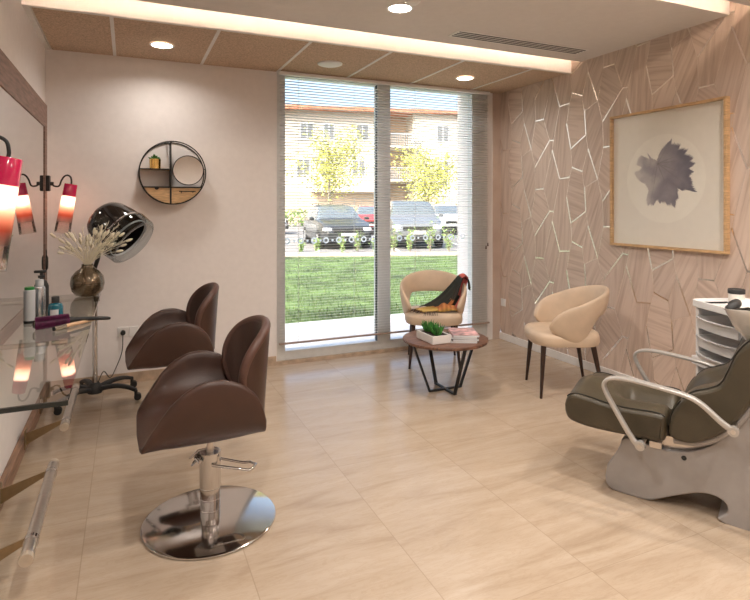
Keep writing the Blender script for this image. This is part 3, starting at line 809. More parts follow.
d2 = mb('oak').prism(seg_poly(vx+.007, .3, zc_-.006), -.115, -.01, lambda x, z, t: V(x, t, z)).build('drawer', rs)
hb = mb('black'); hb.tube([(.045, -.14, -.152), (.175, -.14, -.152)], .004, 8)
for x in (.065, .155): hb.tube([(x, -.14, -.152), (x, -.114, -.165)], .003, 8)
hb.build('handle', d2)
mr_ = .118; mc = (.118, .022)
b = mb('mirror'); n = 48; b._f([b.bm.verts.new((mc[0]+cos(2*pi*k/n)*mr_, -.127, mc[1]+sin(2*pi*k/n)*mr_)) for k in range(n)]); m1 = b.build('mirror_glass', rs, recalc=False, solid=.004, soloff=0)
b = mb('black'); b.rings([[V(mc[0]+cos(2*pi*i/n)*r, y, mc[1]+sin(2*pi*i/n)*r) for i in range(n)] for r, y in ((mr_-.001, -.132), (mr_+.006, -.132), (mr_+.006, -.122), (mr_-.001, -.122), (mr_-.001, -.132))], False, False); b.build('mirror_rim', m1)
gp = thing('succulent_pot', 'small gold pot with a dark green succulent on the round shelf', 'potted plant', (sx-.135, YB-.062, sz+z2))
mb('gold').lathe([(.030, 0), (.036, .002), (.038, .072), (.036, .074), (.034, .066), (0, .064)], 28, cap1=False).build('pot', gp)
b = mb('leaf_green')
for k in range(26):
    a = rg.uniform(0, 2*pi); t = rg.uniform(.2, 1.15); l = rg.uniform(.035, .052)
    d = V(cos(a)*sin(t), sin(a)*sin(t), cos(t)); b.tube([V(0, 0, .062), V(0, 0, .062)+d*l*.6, V(0, 0, .062)+d*l], [.005, .009, .001], 6)
b.build('leaves', gp); gp.scale = (1.18, 1.18, 1.12)

# ------------------------------------------------------------ styling chairs
def lerp(a, b, t): return a+(b-a)*t
def interp(tab, x):
    for (x0, y0), (x1, y1) in zip(tab, tab[1:]):
        if x <= x1:
            t = max(0, (x-x0)/(x1-x0)); t = t*t*(3-2*t)*.35+t*.65
            return y0+(y1-y0)*t
    return tab[-1][1]
def styling_chair():
    t = thing('styling_chair', 'brown leather styling chair nearest the viewer on a round chrome base', 'salon chair', (0, 0, 0))
    # local: +x = front. base at origin
    b = mb('chrome'); b.lathe([(0, .0), (.289, 0), (.296, .004), (.296, .010), (.288, .014), (.07, .020), (.05, .022), (0, .022)], 72, cap0=False, cap1=False); b.build('base_disc', t)
    b = mb('chrome'); b.cyl((0, 0, .02), (0, 0, .16), .044, n=40)
    for z in (.055, .105, .155): b.lathe([(.0445, z), (.0455, z+.002), (.0445, z+.004)], 40, cap0=False, cap1=False)
    b.cyl((0, 0, .16), (0, 0, .318), .0475, n=40); b.build('column', t)
    b = mb('steel'); b.cyl((0, 0, .318), (0, 0, .42), .017); b.box((-.10, -.08, .408), (.10, .08, .420), bev=.004); b.build('seat_mount', t)
    b = mb('chrome')
    b.tube([(.05, .035, .290), (.065, 0, .30), (.045, -.045, .295), (.0, -.052, .29)], .008, 8)
    b.tube([(.085, .01, .27), (.05, -.03, .285), (.02, -.05, .285)], [.004, .008, .007], 8)
    b.tube([(.09, .0, .30), (.05, -.03, .315), (.0, -.03, .317), (-.04, 0, .313)], [.004, .008, .008, .006], 8)
    b.build('pump_lever', t)
    base = V(-.0, .055, .275); d = V(-.93, .10, -.26).normalized(); sd = V(.10, -1, 0)
    pts = [base, base+d*.17, base+d*.19+V(0, 0, .012), base+d*.215+sd*.035+V(0, 0, .018), base+d*.20+sd*.075+V(0, 0, .012), base+d*.17+sd*.085, V(-.0, -.045, .275)]
    b = mb('chrome'); b.tube(pts, .0062, 10); b.build('pedal_loop', t)
    # seat shell
    XF, XBk = .312, -.215
    top = [(-.215, .470), (-.20, .545), (-.17, .615), (-.13, .665), (-.08, .700), (-.01, .722), (.06, .720), (.13, .692), (.19, .640), (.245, .565), (.29, .495), (.312, .455)]
    bot = [(-.215, .430), (-.1, .416), (0, .412), (.15, .415), (.25, .425), (.312, .437)]
    pan = [(-.215, .458), (-.17, .50), (-.05, .515), (.08, .512), (.18, .495), (.25, .472), (.312, .449)]
    wid = [(-.215, .245), (-.17, .268), (-.08, .280), (.05, .282), (.16, .278), (.25, .262), (.312, .245)]
    rs_ = []; NX = 22
    for i in range(NX+1):
        x = XBk+(XF-XBk)*i/NX
        H = interp(top, x); B = interp(bot, x); P_ = interp(pan, x); W = interp(wid, x)
        th = .040*min(1, (H-B)/.10)
        ring = []; n = 18
        for k in range(n+1):
            a = pi*k/n; ca, sa = cos(a), sin(a)
            y = -W*math.copysign(abs(ca)**.42, ca)*(1-.10*abs(sa))
            lean = .94+.06*(sa)
            z = H-.006-(H-.006-B)*abs(sa)**.55
            ring.append(V(x, y, z))
        ring.append(V(x, W-th*.5, H))
        n2 = 14
        for k in range(n2+1):
            a = pi*k/n2; ca, sa = cos(a), sin(a)
            y = (W-th)*math.copysign(abs(ca)**.7, ca)
            z = H-.006-(max(H-.006-P_, .002))*abs(sa)**.8
            ring.append(V(x, y, z))
        ring.append(V(x, -W+th*.5, H))
        rs_.append(ring)
    b = mb('brown_lth'); b.rings(rs_, True, True); so_ = b.build('seat_shell', t, subsurf=1)
    # backrest petal
    def back_pt(al, be):
        # al: -1..1 around, be: 0..1 up on a disc mapping
        return None
    b = mb('brown_lth')
    n = 14; grid = []
    zc, hz = .690, .205
    def bp(a, c):
        u = a*sqrt(1-c*c/2); v = c*sqrt(1-a*a/2)
        z = zc+v*hz
        ph = u*R(84)
        rx, ry = .145+.01*v, .212+.012*v
        x = -.092-rx*cos(ph)-.004*v
        return V(x, ry*sin(ph), z)
    G = [[bp(-1+2*j/n, -1+2*i/n) for j in range(n+1)] for i in range(n+1)]
    b.grid(G); bo = b.build('backrest', t, subsurf=1, solid=.040, soloff=0)
    bo.modifiers.move(1, 0)
    loop = [G[0][j] for j in range(n)]+[G[i][n] for i in range(n)]+[G[n][j] for j in range(n, 0, -1)]+[G[i][0] for i in range(n, 0, -1)]
    b = mb('brown_pipe')
    loop2 = loop[8:]+loop[:7]
    b.tube([p for p in smoothpath(loop, 2)], .0215, 10); b.build('backrest_rim', bo)
    return t
ch1 = styling_chair()
ch1.location = (.345, 2.64, 0); ch1.rotation_euler = (0, 0, R(180+1))
ch2 = copy_tree(ch1); ch2.location = (.36, 3.915, 0); ch2.rotation_euler = (0, 0, R(180+2))
ch2['label'] = 'brown leather styling chair further back, half hidden, beside the white wall'
for c_ in bpy.data.objects:
    if c_.parent == ch2 and c_.name.split('.')[0] in ('seat_shell', 'backrest', 'seat_mount'): c_.location.x += .065
for o_ in (ch1, ch2): o_['group'] = 'brown leather styling chairs'

# ------------------------------------------------------------ beige armchairs
def armchair():
    t = thing('tub_armchair', 'beige', 'armchair')
    # local +y front
    b = mb('beige_lth'); rs_ = []
    for z, k in ((.385, .90), (.39, .97), (.41, 1.0), (.45, 1.0), (.47, .975), (.482, .90), (.487, .7), (.488, .35), (.488, .05)):
        ring = []
        for i in range(40):
            a = 2*pi*i/40; ca, sa = cos(a), sin(a)
            ring.append(V(.262*k*math.copysign(abs(ca)**.62, ca), .02+.262*k*math.copysign(abs(sa)**.62, sa), z))
        rs_.append(ring)
    b.rings(rs_); b.build('seat', t)
    b = mb('beige_lth'); TH = R(128); NT = 48; NZ = 9; rows = []
    def zt(s): return .815-.20*s**1.7-.05*s**5
    def zb(s):
        k = min(1, max(0, (s-.34)/.28)); k = k*k*(3-2*k)
        return .610-.205*k
    rs_ = []
    for i in range(NT+1):
        s0 = -1+2*i/NT; s = abs(s0); th = s0*TH
        T_, B_ = zt(s), zb(s); mid = (T_+B_)/2; half = (T_-B_)/2
        if s > .66:
            q = (s-.66)/.34; half *= sqrt(max(.0025, 1-q**2.6)); mid += .045*q
        ring = []
        thk = .026
        if s > .93: thk *= 1-.5*(s-.93)/.07
        for k in range(16):
            a = 2*pi*k/16; dz = cos(a); dr = sin(a)
            zz = mid+half*math.copysign(abs(dz)**.8, dz); r_ = math.copysign(abs(dr)**.7, dr)*thk
            fl = (zz-.60)*.18
            rx = .278+fl+r_; ry = .285+fl*1.2+r_
            xx = rx*sin(th); yy = -ry*cos(th)
            ring.append(V(xx, yy+.005, zz))
        rs_.append(ring)
    b.rings(rs_); b.build('backrest', t, subsurf=1)
    for sx_ in (-1, 1):
        for (yy, y2) in ((.205, .235), (-.165, -.235)):
            l = mb('dark_wood'); l.tube([(sx_*.185, yy, .39), (sx_*.222, y2, 0)], [.021, .010], 14); l.build('leg', t)
    return t
def place(o, x, y, face):
    o.location = (x, y, 0); o.rotation_euler = (0, 0, math.atan2(face[1], face[0])-pi/2)
aB = armchair(); place(aB, 3.135, 3.39, (-.42, .20)); aB['label'] = 'beige leather tub armchair against the patterned wood wall'
aA = copy_tree(aB); place(aA, 2.578, 4.468, (-.45, -.89)); aA['label'] = 'beige leather tub armchair by the window with a scarf on it'
for o_ in (aA, aB): o_['group'] = 'beige tub armchairs'

# scarf draped over chair A: local chair coordinates (x right when seen from chair, so camera-right = -x)
def scarf():
    t = thing('plaid_scarf', 'dark plaid fringed wool scarf draped over the armchair by the window', 'scarf', aA.location, aA.rotation_euler.z)
    # centre line from the outside of the arm, over it, down to the seat and across to its front
    ctr = [(-.345, -.10, .66), (-.335, -.10, .73), (-.305, -.11, .788), (-.255, -.10, .765), (-.215, -.085, .68), (-.165, -.03, .585), (-.10, .02, .515), (-.03, .08, .503), (.06, .13, .500), (.14, .17, .498)]
    wid = [.055, .06, .075, .10, .105, .10, .09, .085, .075, .07]
    cp = smoothpath(ctr, 5); wp = []
    for i in range(len(cp)):
        f = i/(len(cp)-1)*(len(wid)-1); k = min(int(f), len(wid)-2); wp.append(lerp(wid[k], wid[k+1], f-k))
    rows = []; nj = 16
    wdir0 = V(.15, 1, 0).normalized(); wdir1 = V(-.6, .8, 0).normalized()
    for i, p in enumerate(cp):
        f = i/(len(cp)-1); w_ = wdir0.lerp(wdir1, f).normalized(); row = []
        for j in range(nj+1):
            v = -1+2*j/nj
            q = p+w_*v*wp[i]
            q = q+V(0, 0, .010*sin(j*1.9+i*.15)*(1 if f > .5 else .6))
            if f > .62: q.z = max(q.z, .4965)+.004
            if f < .55: q = q+V(-.008*sin(j*1.7), 0, 0)
            row.append(q)
        rows.append(row)
    n_i = len(rows)
    b = mb('scarf'); b.grid(rows, uv=lambda i, j: (i/(n_i-1), j/nj)); so_ = b.build('cloth', t, solid=.006)
    b = mb('scarf'); R3 = []
    for i in range(13):
        f = i/12; row = []
        L_ = V(-.235, -.175, .765).lerp(V(.13, -.02, .505), f); Q_ = V(-.335, -.06, .775).lerp(V(-.225, .10, .515), f)
        for j in range(11):
            q = L_.lerp(Q_, j/10); q.z -= .05*sin(pi*f)*(1-.3*j/10); q = q+V(.008*sin(j*2.1+f*3), .010*cos(j*1.7), .008*sin(j*1.3))
            if f > .9: q.z = max(q.z, .498)
            row.append(q)
        R3.append(row)
    b.grid(R3, uv=lambda i, j: (.19+.10*i/12 if (j > 5 and i < 6) else (.34+.12*i/12 if j < 9 else .24), j/10)); b.build('hanging_fold', t, solid=.006)
    # bunched fold
    b = mb('scarf'); R2 = []
    for i in range(15):
        f = i/14; row = []
        for j in range(13):
            g_ = j/12
            x = -.205+.17*f; y = .035+.15*g_
            z = .505+.060*sin(pi*f)**.6*sin(pi*g_)**.6*(.75+.25*sin(f*9+g_*3))+.006*sin(g_*14+f*4)
            row.append(V(x, y, z))
        R2.append(row)
    b.grid(R2, uv=lambda i, j: (.60+.2*j/12, i/14)); b.build('bunched_fold', t, solid=.006)
    b = mb('dark_wood')
    e_ = rows[-1]
    for j in range(0, nj+1):
        p0 = e_[j]; d = V(.05+.01*sin(j*3), .045, 0)
        b.tube([p0, p0+d*.5+V(0, 0, .003), p0+d+V(0, 0, -.001)], .0022, 5)
    for j in range(9):
        p0 = V(-.02+.014*j, .205, .503); b.tube([p0, p0+V(.004*sin(j*2), .06, .0), p0+V(.004*sin(j), .085, -.018)], .0026, 5)
    b.build('fringe', t)
scarf()

# ------------------------------------------------------------ coffee table
ct = thing('coffee_table', 'round walnut coffee table with black crossed metal legs', 'coffee table', (2.275, 3.755, 0))
mb('walnut').lathe([(0, .385), (.322, .385), (.332, .390), (.334, .398), (.331, .408), (.325, .410), (0, .410)], 72, cap0=False, cap1=False).build('tabletop', ct)
for a in (0, 90, 180, 270):
    ca, sa = cos(R(a)), sin(R(a)); f_ = .14
    l = mb('black'); l.band([(ca*f_, sa*f_, .008), (ca*.285, sa*.285, .385)], (-sa, ca, 0), .015, .014); l.build('leg', ct)
for a in (0, 90):
    ca, sa = cos(R(a)), sin(R(a)); l = mb('black'); l.band([(-ca*.145, -sa*.145, .008), (ca*.145, sa*.145, .008)], (-sa, ca, 0), .015, .014); l.build('crossbar', ct)
pt = thing('planter', 'white rectangular ceramic planter with green succulents on the coffee table', 'planter', (2.14, 3.71, .41))
b = mb('cream')
def rc(e, z): return [V(-.075+e, -.125+e, z), (V(.085-e, -.125+e, z)), V(.085-e, .125-e, z), V(-.075+e, .125-e, z)]
b.rings([rc(.004, 0), rc(0, .004), rc(0, .060), rc(.001, .062), rc(.008, .062), rc(.009, .060), rc(.009, .02)], True, True, smooth=False)
b.build('trough', pt)
mb('soil').box((-.0655, -.1155, .021), (.0755, .1155, .055)).build('soil', pt)
for i, (x, y) in enumerate(((.0, -.072), (.012, .0), (.0, .072))):
    b = mb('leaf_green')
    for k in range(46):
        a = rg.uniform(0, 2*pi); tt = rg.uniform(.05, .75); l = rg.uniform(.06, .10)
        d = V(cos(a)*sin(tt), sin(a)*sin(tt), cos(tt)); q0 = V(x+cos(a)*.01, y+sin(a)*.01, .046)
        b.tube([q0, q0+d*l*.5, q0+d*l+V(0, 0, .008)], [.006, .0068, .0008], 5)
    b.build('succulent', pt)
mags = [((.60, .34, .33), 'magazine with a pink and cream cover, topmost on the coffee table'), ((.55, .50, .46), 'pale magazine second from the top of the coffee table pile'),
        ((.13, .10, .10), 'dark magazine second from the bottom of the coffee table pile'), ((.62, .58, .55), 'white magazine at the bottom of the coffee table pile')]
zz = .41
for i, (c, lb_) in enumerate(reversed(mags)):
    hgt = .0145
    t = thing('magazine', lb_, 'magazine', (2.365+.004*i, 3.655, zz), R(-26+[0, 5, -4, 3][i]), 'magazines on the coffee table')
    mb(mat('magazine_cover_%d' % i, c, .3, var=.35 if i == 3 else .1, scale=18)).box((-.10, -.13, hgt-.001), (.10, .13, hgt)).build('cover', t)
    mb('label_white').box((-.098, -.129, 0), (.099, .129, hgt-.001)).build('pages', t)
    mb(MATS['magazine_cover_%d' % i]).box((-.1012, -.13, 0), (-.098, .13, hgt)).build('spine', t)
    zz += hgt

# ------------------------------------------------------------ framed leaf print
art = thing('framed_art', 'large square leaf print in a pale oak frame on the wood wall', 'picture', (XR, 2.929, 1.65))
W2_, H2_ = .492, .531
b = mb('oak')
for a0, a1 in (((-.040, -W2_, -H2_), (0, -W2_+.018, H2_)), ((-.040, W2_-.018, -H2_), (0, W2_, H2_)), ((-.040, -W2_+.018, -H2_), (0, W2_-.018, -H2_+.018)), ((-.040, -W2_+.018, H2_-.018), (0, W2_-.018, H2_))): b.box(a0, a1)
b.build('frame', art)
mb('print').box((-.012, -W2_+.019, -H2_+.019), (-.004, W2_-.019, H2_-.019)).build('paper', art)
def art_pt(px, py):
    u = 600+px/3.333; v = 85+py/3.333
    a = (u-375)/554.5; d = 3.687/(.4067+.9135*a)
    return V(0, (.9135-.4067*a)*d-2.929, (205-v)/554.5*d+1.45-1.65)
c0 = art_pt(212, 312); b = mb('print2'); n = 60; ring = [b.bm.verts.new((-.0125, c0.y+cos(2*pi*k/n)*.335, c0.z+sin(2*pi*k/n)*.335)) for k in range(n)]; b._f(ring); b.build('pale_disc', art, recalc=False)
LP = [(190, 252), (196, 232), (205, 214), (222, 196), (240, 178), (238, 196), (256, 196), (268, 200), (262, 214), (278, 212), (293, 216), (284, 228), (300, 234), (312, 244), (303, 252), (317, 260), (310, 270), (296, 278), (312, 290), (300, 300),
      (306, 318), (308, 334), (322, 358), (304, 354), (288, 350), (272, 352), (262, 342), (258, 358), (262, 374), (254, 388), (250, 410), (238, 398), (226, 402), (216, 390), (200, 394), (190, 382), (178, 402), (168, 396), (160, 404), (154, 380), (162, 352), (150, 330), (134, 322), (120, 308), (116, 290), (132, 284), (140, 274), (120, 266), (126, 248), (136, 234), (150, 240), (164, 246), (158, 226), (172, 244)]
b = mb('leafprint'); pts = []; rl = random.Random(2)
cen = art_pt(205, 300)
for i in range(len(LP)):
    a, c = LP[i], LP[(i+1) % len(LP)]
    for k in range(6):
        t_ = k/6; px = lerp(a[0], c[0], t_); py = lerp(a[1], c[1], t_)
        q = art_pt(px, py); s = 1+(.045 if k % 2 else -.05)*rl.uniform(.3, 1.3)
        pts.append(V(-.0135, cen.y+(q.y-cen.y)*s, cen.z+(q.z-cen.z)*s))
cv = b.bm.verts.new((-.0135, cen.y, cen.z)); vs_ = [b.bm.verts.new(p) for p in pts]
for i in range(len(vs_)): b._f([cv, vs_[i], vs_[(i+1) % len(vs_)]])
b.build('leaf_motif', art, recalc=False)
vn = mb(mat('leaf_vein', (.20, .18, .19), .8))
for tip in ((240, 180), (312, 246), (318, 352), (250, 405), (170, 390), (300, 300), (290, 222)):
    A = art_pt(192, 262); B = art_pt(*tip); A.x = B.x = -.0142; d = (B-A).normalized(); n_ = V(0, -d.z, d.y)*.0016
    vn.quad([A-n_, A+n_, B+n_*.2, B-n_*.2])
vn.build('leaf_veins', art, recalc=False)
mb('art_glass').box((-.036, -W2_+.019, -H2_+.019), (-.034, W2_-.019, H2_-.019)).build('glazing', art)

# ------------------------------------------------------------ wash unit
wu = thing('wash_unit', 'olive leather shampoo chair with silver arms on a grey shell base', 'shampoo chair', (2.32+.878*.18, 1.95+.478*.18, 0), math.atan2(-.878, .478))
# local x = towards the rear (bowl) , local y = away from camera(+), centre at 0
base = [(-.187, .06), (-.178, .022), (-.15, .004), (-.09, 0), (.0, 0), (.05, .018), (.11, .05), (.207, .098), (.26, .112), (.305, .110), (.338, .09), (.343, .05), (.325, 0), (.72, 0), (.80, .2), (.84, .5), (.86, .80), (.60, .82), (.52, .70), (.46, .60), (.42, .53), (.372, .46), (.32, .385), (.27, .335), (.20, .295), (.13, .276), (.067, .274), (-.09, .283), (-.115, .24), (-.15, .17), (-.178, .12)]
sb = [(p.x, p.y) for p in smoothpath([(x, z, 0) for x, z in base]+[(base[0][0], base[0][1], 0)], 3)[:-1]]
b = mb('grey_shell'); b.prism(sb, -.18, .18, lambda x, z, t: V(x, t, z))
bo = b.build('base', wu, bevel=.008)
b = mb('rubber'); b.lathe([(.011, -.004), (.011, .001)], 20, mtx=Matrix.Rotation(R(90), 3, 'X'), o=(.17, -.181, .254)); b.build('bolt_cap', bo)
b = mb('steel'); b.box((.02, -.185, .268), (.075, -.15, .30), bev=.003); b.box((.02, -.15, .27), (.36, .15, .33)); b.build('seat_mount', wu)
def cushion(outline, hw, edge, fn, mt, name, parent, seam=None):
    """outline: closed side profile; lofted across the width with rounded sides"""
    pr = smoothpath([(x, z, 0) for x, z in outline]+[(outline[0][0], outline[0][1], 0)], 4)[:-1]
    cx = sum(p.x for p in pr)/len(pr); cz = sum(p.y for p in pr)/len(pr); rs_ = []
    ts = [-1, -.985, -.95, -.88, -.74, -.6, -.46, -.3, 0, .3, .46, .6, .74, .88, .95, .985, 1]
    for t_ in ts:
        e_ = abs(t_); ring = []
        ins = edge*(1-sqrt(max(0, 1-max(0, (e_-.86)/.14)**2)))
        for i, p in enumerate(pr):
            a = pr[i-1]; c = pr[(i+1) % len(pr)]; tv = (c-a).normalized(); nv = V(-tv.y, tv.x, 0)
            if nv.dot(V(p.x-cx, p.y-cz, 0)) > 0: nv = -nv
            q = p+nv*ins; dx, dz = fn(p.x, p.y, e_, nv)
            ring.append(V(q.x+dx, t_*hw, q.y+dz))
        rs_.append(ring)
    b = mb(mt); b.rings(rs_, True, True); o = b.build(name, parent)
    return o, pr
def seat_fn(x, z, e, nv):
    if nv.y < -.3:   # top side: side bolsters and centre channel
        k = max(0, 1-e/.55); k = k*k*(3-2*k)
        front = max(0, min(1, (-.10-x)/.10))
        return (0, -.065*k*(1-front)+.035*front*k+.012*sin(min(1, e/.8)*pi)*(1))
    return (0, 0)
seat_out = [(-.380, .405), (-.374, .36), (-.345, .325), (-.24, .310), (-.08, .313), (.07, .322), (.098, .345), (.104, .40), (.098, .445), (.06, .458), (-.02, .455), (-.10, .452), (-.18, .458), (-.26, .470), (-.325, .472), (-.364, .450)]
so_, pr = cushion(seat_out, .242, .022, seat_fn, 'olive_lth', 'seat_cushion', wu)
def piping(pr, sel, y, mt, name, parent, r=.0028):
    pts = [V(p.x, y, p.y) for p in pr if sel(p)]
    b = mb(mt); b.tube(pts, r, 6); b.build(name, parent)
def topline(pr, xmin, xmax, zmin):
    q = [p for p in pr if xmin < p.x < xmax and p.y > zmin]; q.sort(key=lambda p: p.x); return q
for s in (-1, 1):
    q = topline(pr, -.365, .10, .43); b = mb('olive_seam'); b.tube([V(p.x, s*.226, p.y-.0005) for p in q], .0030, 6); b.build('seam', so_)
def back_fn(x, z, e, nv):
    if nv.x > .2 and nv.y < .5:   # facing the sitter
        k = max(0, 1-e/.6); k = k*k*(3-2*k)
        return (.06*k, -.02*k)
    return (0, 0)
back_out = [(.112, .41), (.115, .365), (.15, .345), (.21, .347), (.285, .386), (.36, .455), (.42, .545), (.47, .64), (.54, .75), (.60, .84), (.585, .885), (.52, .895), (.455, .875), (.41, .835), (.375, .78), (.345, .70), (.318, .645), (.27, .615), (.21, .588), (.16, .535), (.125, .47)]
bk, pr = cushion(back_out, .242, .02, back_fn, 'olive_lth', 'back_cushion', wu)
q = [p for p in pr if (p.x-.5*p.y) < .11 and p.y > .40]
for s in (-1, 1):
    qq = sorted(q, key=lambda p: p.y+p.x); b = mb('olive_seam'); b.tube([V(p.x+.001, s*.226, p.y+.0005) for p in qq], .0030, 6); b.build('seam', bk)
b = mb('grey_shell'); 
b.tube(smoothpath([(.13, -.20, .335), (.25, -.20, .355), (.35, -.20, .435), (.43, -.20, .545), (.5, -.20, .67), (.58, -.2, .80)], 5), .016, 10); 
b.tube(smoothpath([(.13, .20, .335), (.25, .20, .355), (.35, .20, .435), (.43, .20, .545), (.5, .20, .67), (.58, .2, .80)], 5), .016, 10); b.build('back_support', wu)
apath = [(.012, .318), (-.02, .335), (-.082, .43), (-.145, .54), (-.152, .585), (-.115, .613), (-.03, .619), (.09, .608), (.20, .592), (.26, .566), (.33, .508), (.375, .478)]
for s in (-1, 1):
    pp = smoothpath([(x, s*.32, z) for x, z in apath], 5)
    n_ = len(pp); hw = []; th = []
    for i in range(n_):
        f = i/(n_-1); hw.append(.011+.012*sin(pi*min(1, max(0, (f-.1)/.85)))); th.append(.028-.012*sin(pi*f))
    b = mb('silver'); b.band(pp, (0, 1, 0), hw, th); ao = b.build('armrest', wu)
    for x, z in ((.008, .318), (.378, .477)):
        mb('silver').cyl((x, s*.306, z), (x, s*.334, z), .021, n=20).build('arm_end', ao)
        mb('steel').cyl((x, s*.332, z), (x, s*.3365, z), .010, n=12).build('bolt', ao)
        mb('steel').cyl((x, s*.17, z-.0 if x < .1 else z), (x, s*.31, z), .010, n=12).build('arm_pin', ao)
# basin, tilted, behind the head
bw = mb('porcelain'); n = 44
def bowl_ring(k, z, dip=0): return [V((.25*k)*cos(2*pi*i/n), (.215*k)*sin(2*pi*i/n), z-(dip*max(0, -cos(2*pi*i/n)-.55)*2.0)) for i in range(n)]
rb = [bowl_ring(.25, -.19), bowl_ring(.55, -.17), bowl_ring(.80, -.10), bowl_ring(.95, -.03), bowl_ring(1.02, -.002, .02), bowl_ring(1.02, .006, .03), bowl_ring(.95, .004, .04), bowl_ring(.88, -.03, .02), bowl_ring(.72, -.09), bowl_ring(.45, -.15), bowl_ring(.08, -.165)]
mt_ = Matrix.Translation((.555, 0, .965)) @ Matrix.Rotation(R(4), 4, 'Y')
bw.rings([[mt_ @ p for p in r] for r in rb], True, True); bwo = bw.build('basin', wu)
b = mb('grey_shell'); b.lathe([(.20, .70), (.16, .78), (.10, .82)], 30, o=(.66, 0, 0)); b.build('basin_support', wu)
b = mb('rubber'); b.tube(smoothpath([(.335, -.07, .955), (.36, -.04, .975), (.365, 0, .978), (.36, .04, .975), (.335, .07, .955)], 5), [.014]+[.021]*19+[.014], 12); b.build('neck_rest', wu)
b = mb('gloss_black'); b.tube([(.375, -.10, .955), (.42, -.115, .965), (.52, -.14, .97), (.62, -.15, .98)], [.018, .021, .018, .016], 12); b.build('spray_handle', wu)

# ------------------------------------------------------------ trolley
ta = math.atan2(-.95, -.33)     # local +x runs along the front, towards the camera
tr = thing('salon_trolley', 'white plastic salon trolley with drawers behind the shampoo chair', 'trolley', (3.10, 2.26, 0), ta)
# local: x 0..W along the front; y 0..D to the right (away from room) -> rotate so +y = towards wall
Wt, Dt = .40, .34
b = mb('white')
def rrect(w0, w1, d0, d1, r, z):
    pts = []
    for cx, cy, a0 in ((w1-r, d1-r, 0), (w0+r, d1-r, 90), (w0+r, d0+r, 180), (w1-r, d0+r, 270)):
        for k in range(6):
            a = R(a0+k*18); pts.append(V(cx+r*cos(a), cy+r*sin(a), z))
    return pts
b.rings([rrect(-.012, Wt, -.012, Dt, .05, .845), rrect(-.02, Wt+.008, -.02, Dt+.008, .055, .85), rrect(-.02, Wt+.008, -.02, Dt+.008, .055, .885), rrect(-.012, Wt, -.012, Dt, .05, .888), rrect(-.006, Wt-.006, -.006, Dt-.006, .045, .874), rrect(.1, Wt-.1, .1, Dt-.1, .02, .872)])
b.build('top_tray', tr)
b = mb('white')
for x, y in ((.0, .01), (Wt-.03, .01), (0, Dt-.03), (Wt-.03, Dt-.03)): b.box((x, y, .09), (x+.026, y+.022, .85), bev=.003)
b.box((0.0, .0, .09), (Wt, Dt, .11)); b.box((-.01, -.01, .50), (Wt+.0, Dt, .55), bev=.004)
b.build('frame', tr)
mb('label_white').box((.01, .035, .11), (.014, Dt-.04, .84)).build('side_panel', tr)
mb('label_white').box((Wt-.014, .035, .11), (Wt-.01, Dt-.04, .84)).build('side_panel', tr)
for z in (.765, .655, .555, .415, .30, .185):
    d = mb('white'); pts_o = []
    # bow-fronted tray
    def fr_(z_, ins, bow):
        P_ = []
        for k in range(13):
            x = .03+ins+(Wt-.06-2*ins)*k/12; P_.append(V(x, -.012-bow*sin(pi*k/12)+ins, z_))
        P_.append(V(Wt-.03-ins, Dt-.03, z_)); P_.append(V(.03+ins, Dt-.03, z_)); return P_
    d.rings([fr_(z-.04, .012, .016), fr_(z+.012, .006, .022), fr_(z+.022, 0, .040), fr_(z+.028, 0, .042), fr_(z+.026, .008, .03), fr_(z-.035, .02, .012)])
    dd = d.build('drawer', tr)
for x, y in ((.03, .03), (Wt-.03, .03), (.03, Dt-.03), (Wt-.03, Dt-.03)):
    c = mb('rubber'); c.cyl((x, y-.012, .028), (x, y+.012, .028), .028); c.cyl((x, y, .05), (x, y, .095), .008); c.build('castor', tr)
tmx = Matrix.Translation(tr.location) @ Matrix.Rotation(ta, 4, 'Z')
jp = tmx @ V(.215, .10, .874)
j = thing('cosmetic_jar', 'pale jar with a black lid on top of the white trolley', 'jar', at(736.5, 303, .874))
mb('print').lathe([(.038, 0), (.042, .003), (.042, .056)], 30).build('body', j)
mb('rubber').lathe([(.044, .056), (.0445, .058), (.0445, .080), (.042, .083)], 30).build('lid', j)
jc = at(714, 302.5, .876)
cb = thing('hair_comb', 'dark flat comb lying on top of the white trolley', 'comb', (jc.x, jc.y, .8735), R(-20))
mb('rubber').box((-.07, .008, 0), (.09, .018, .004)).build('spine', cb)
b = mb('rubber')
for k in range(30): b.box((-.068+k*.0052, -.016, .0005), (-.0656+k*.0052, .009, .0032))
b.build('teeth', cb)

# ------------------------------------------------------------ outdoors
ZO = -.04
struct(mb('terrace').box((-8, 5.05, ZO-.1), (16, 6.82, ZO)).build('terrace'))
o = mb('lawn').box((-16, 6.82, ZO-.13), (32, 24, ZO-.012)).build('lawn'); struct(o)
gb = mb('leaf_green'); gb.mats[0] = M['lawn']
rgs = random.Random(9)
for k in range(16000):
    y = 6.9+8.6*rgs.random()**1.3; x = -1.5+rgs.random()*(2.5+y*.95)
    if y > 15.6-(x-4)*.345: continue
    a = rgs.uniform(0, pi); h_ = rgs.uniform(.03, .065); dx, dy = cos(a)*.006, sin(a)*.006
    lx, ly = rgs.uniform(-.02, .02), rgs.uniform(-.02, .02)
    vs3 = [gb.bm.verts.new(p) for p in ((x-dx, y-dy, ZO-.01), (x+dx, y+dy, ZO-.01), (x+lx, y+ly, ZO+h_))]; gb._f(vs3)
tag(gb.build('grass_blades', recalc=False), 'short green lawn grass outside the window', 'grass', kind='stuff')
GA = R(-19)
OX = V(4.0, 15.7, 0)
struct(mb('gravel').box((-25, 0, ZO-.1), (36, 1.25, ZO+.012)).build('planting_bed', None, OX, (0, 0, GA)))
struct(mb('asphalt').box((-50, 1.25, ZO-.12), (80, 40, ZO-.002)).build('parking_lot', None, OX, (0, 0, GA)))
b = mb('line')
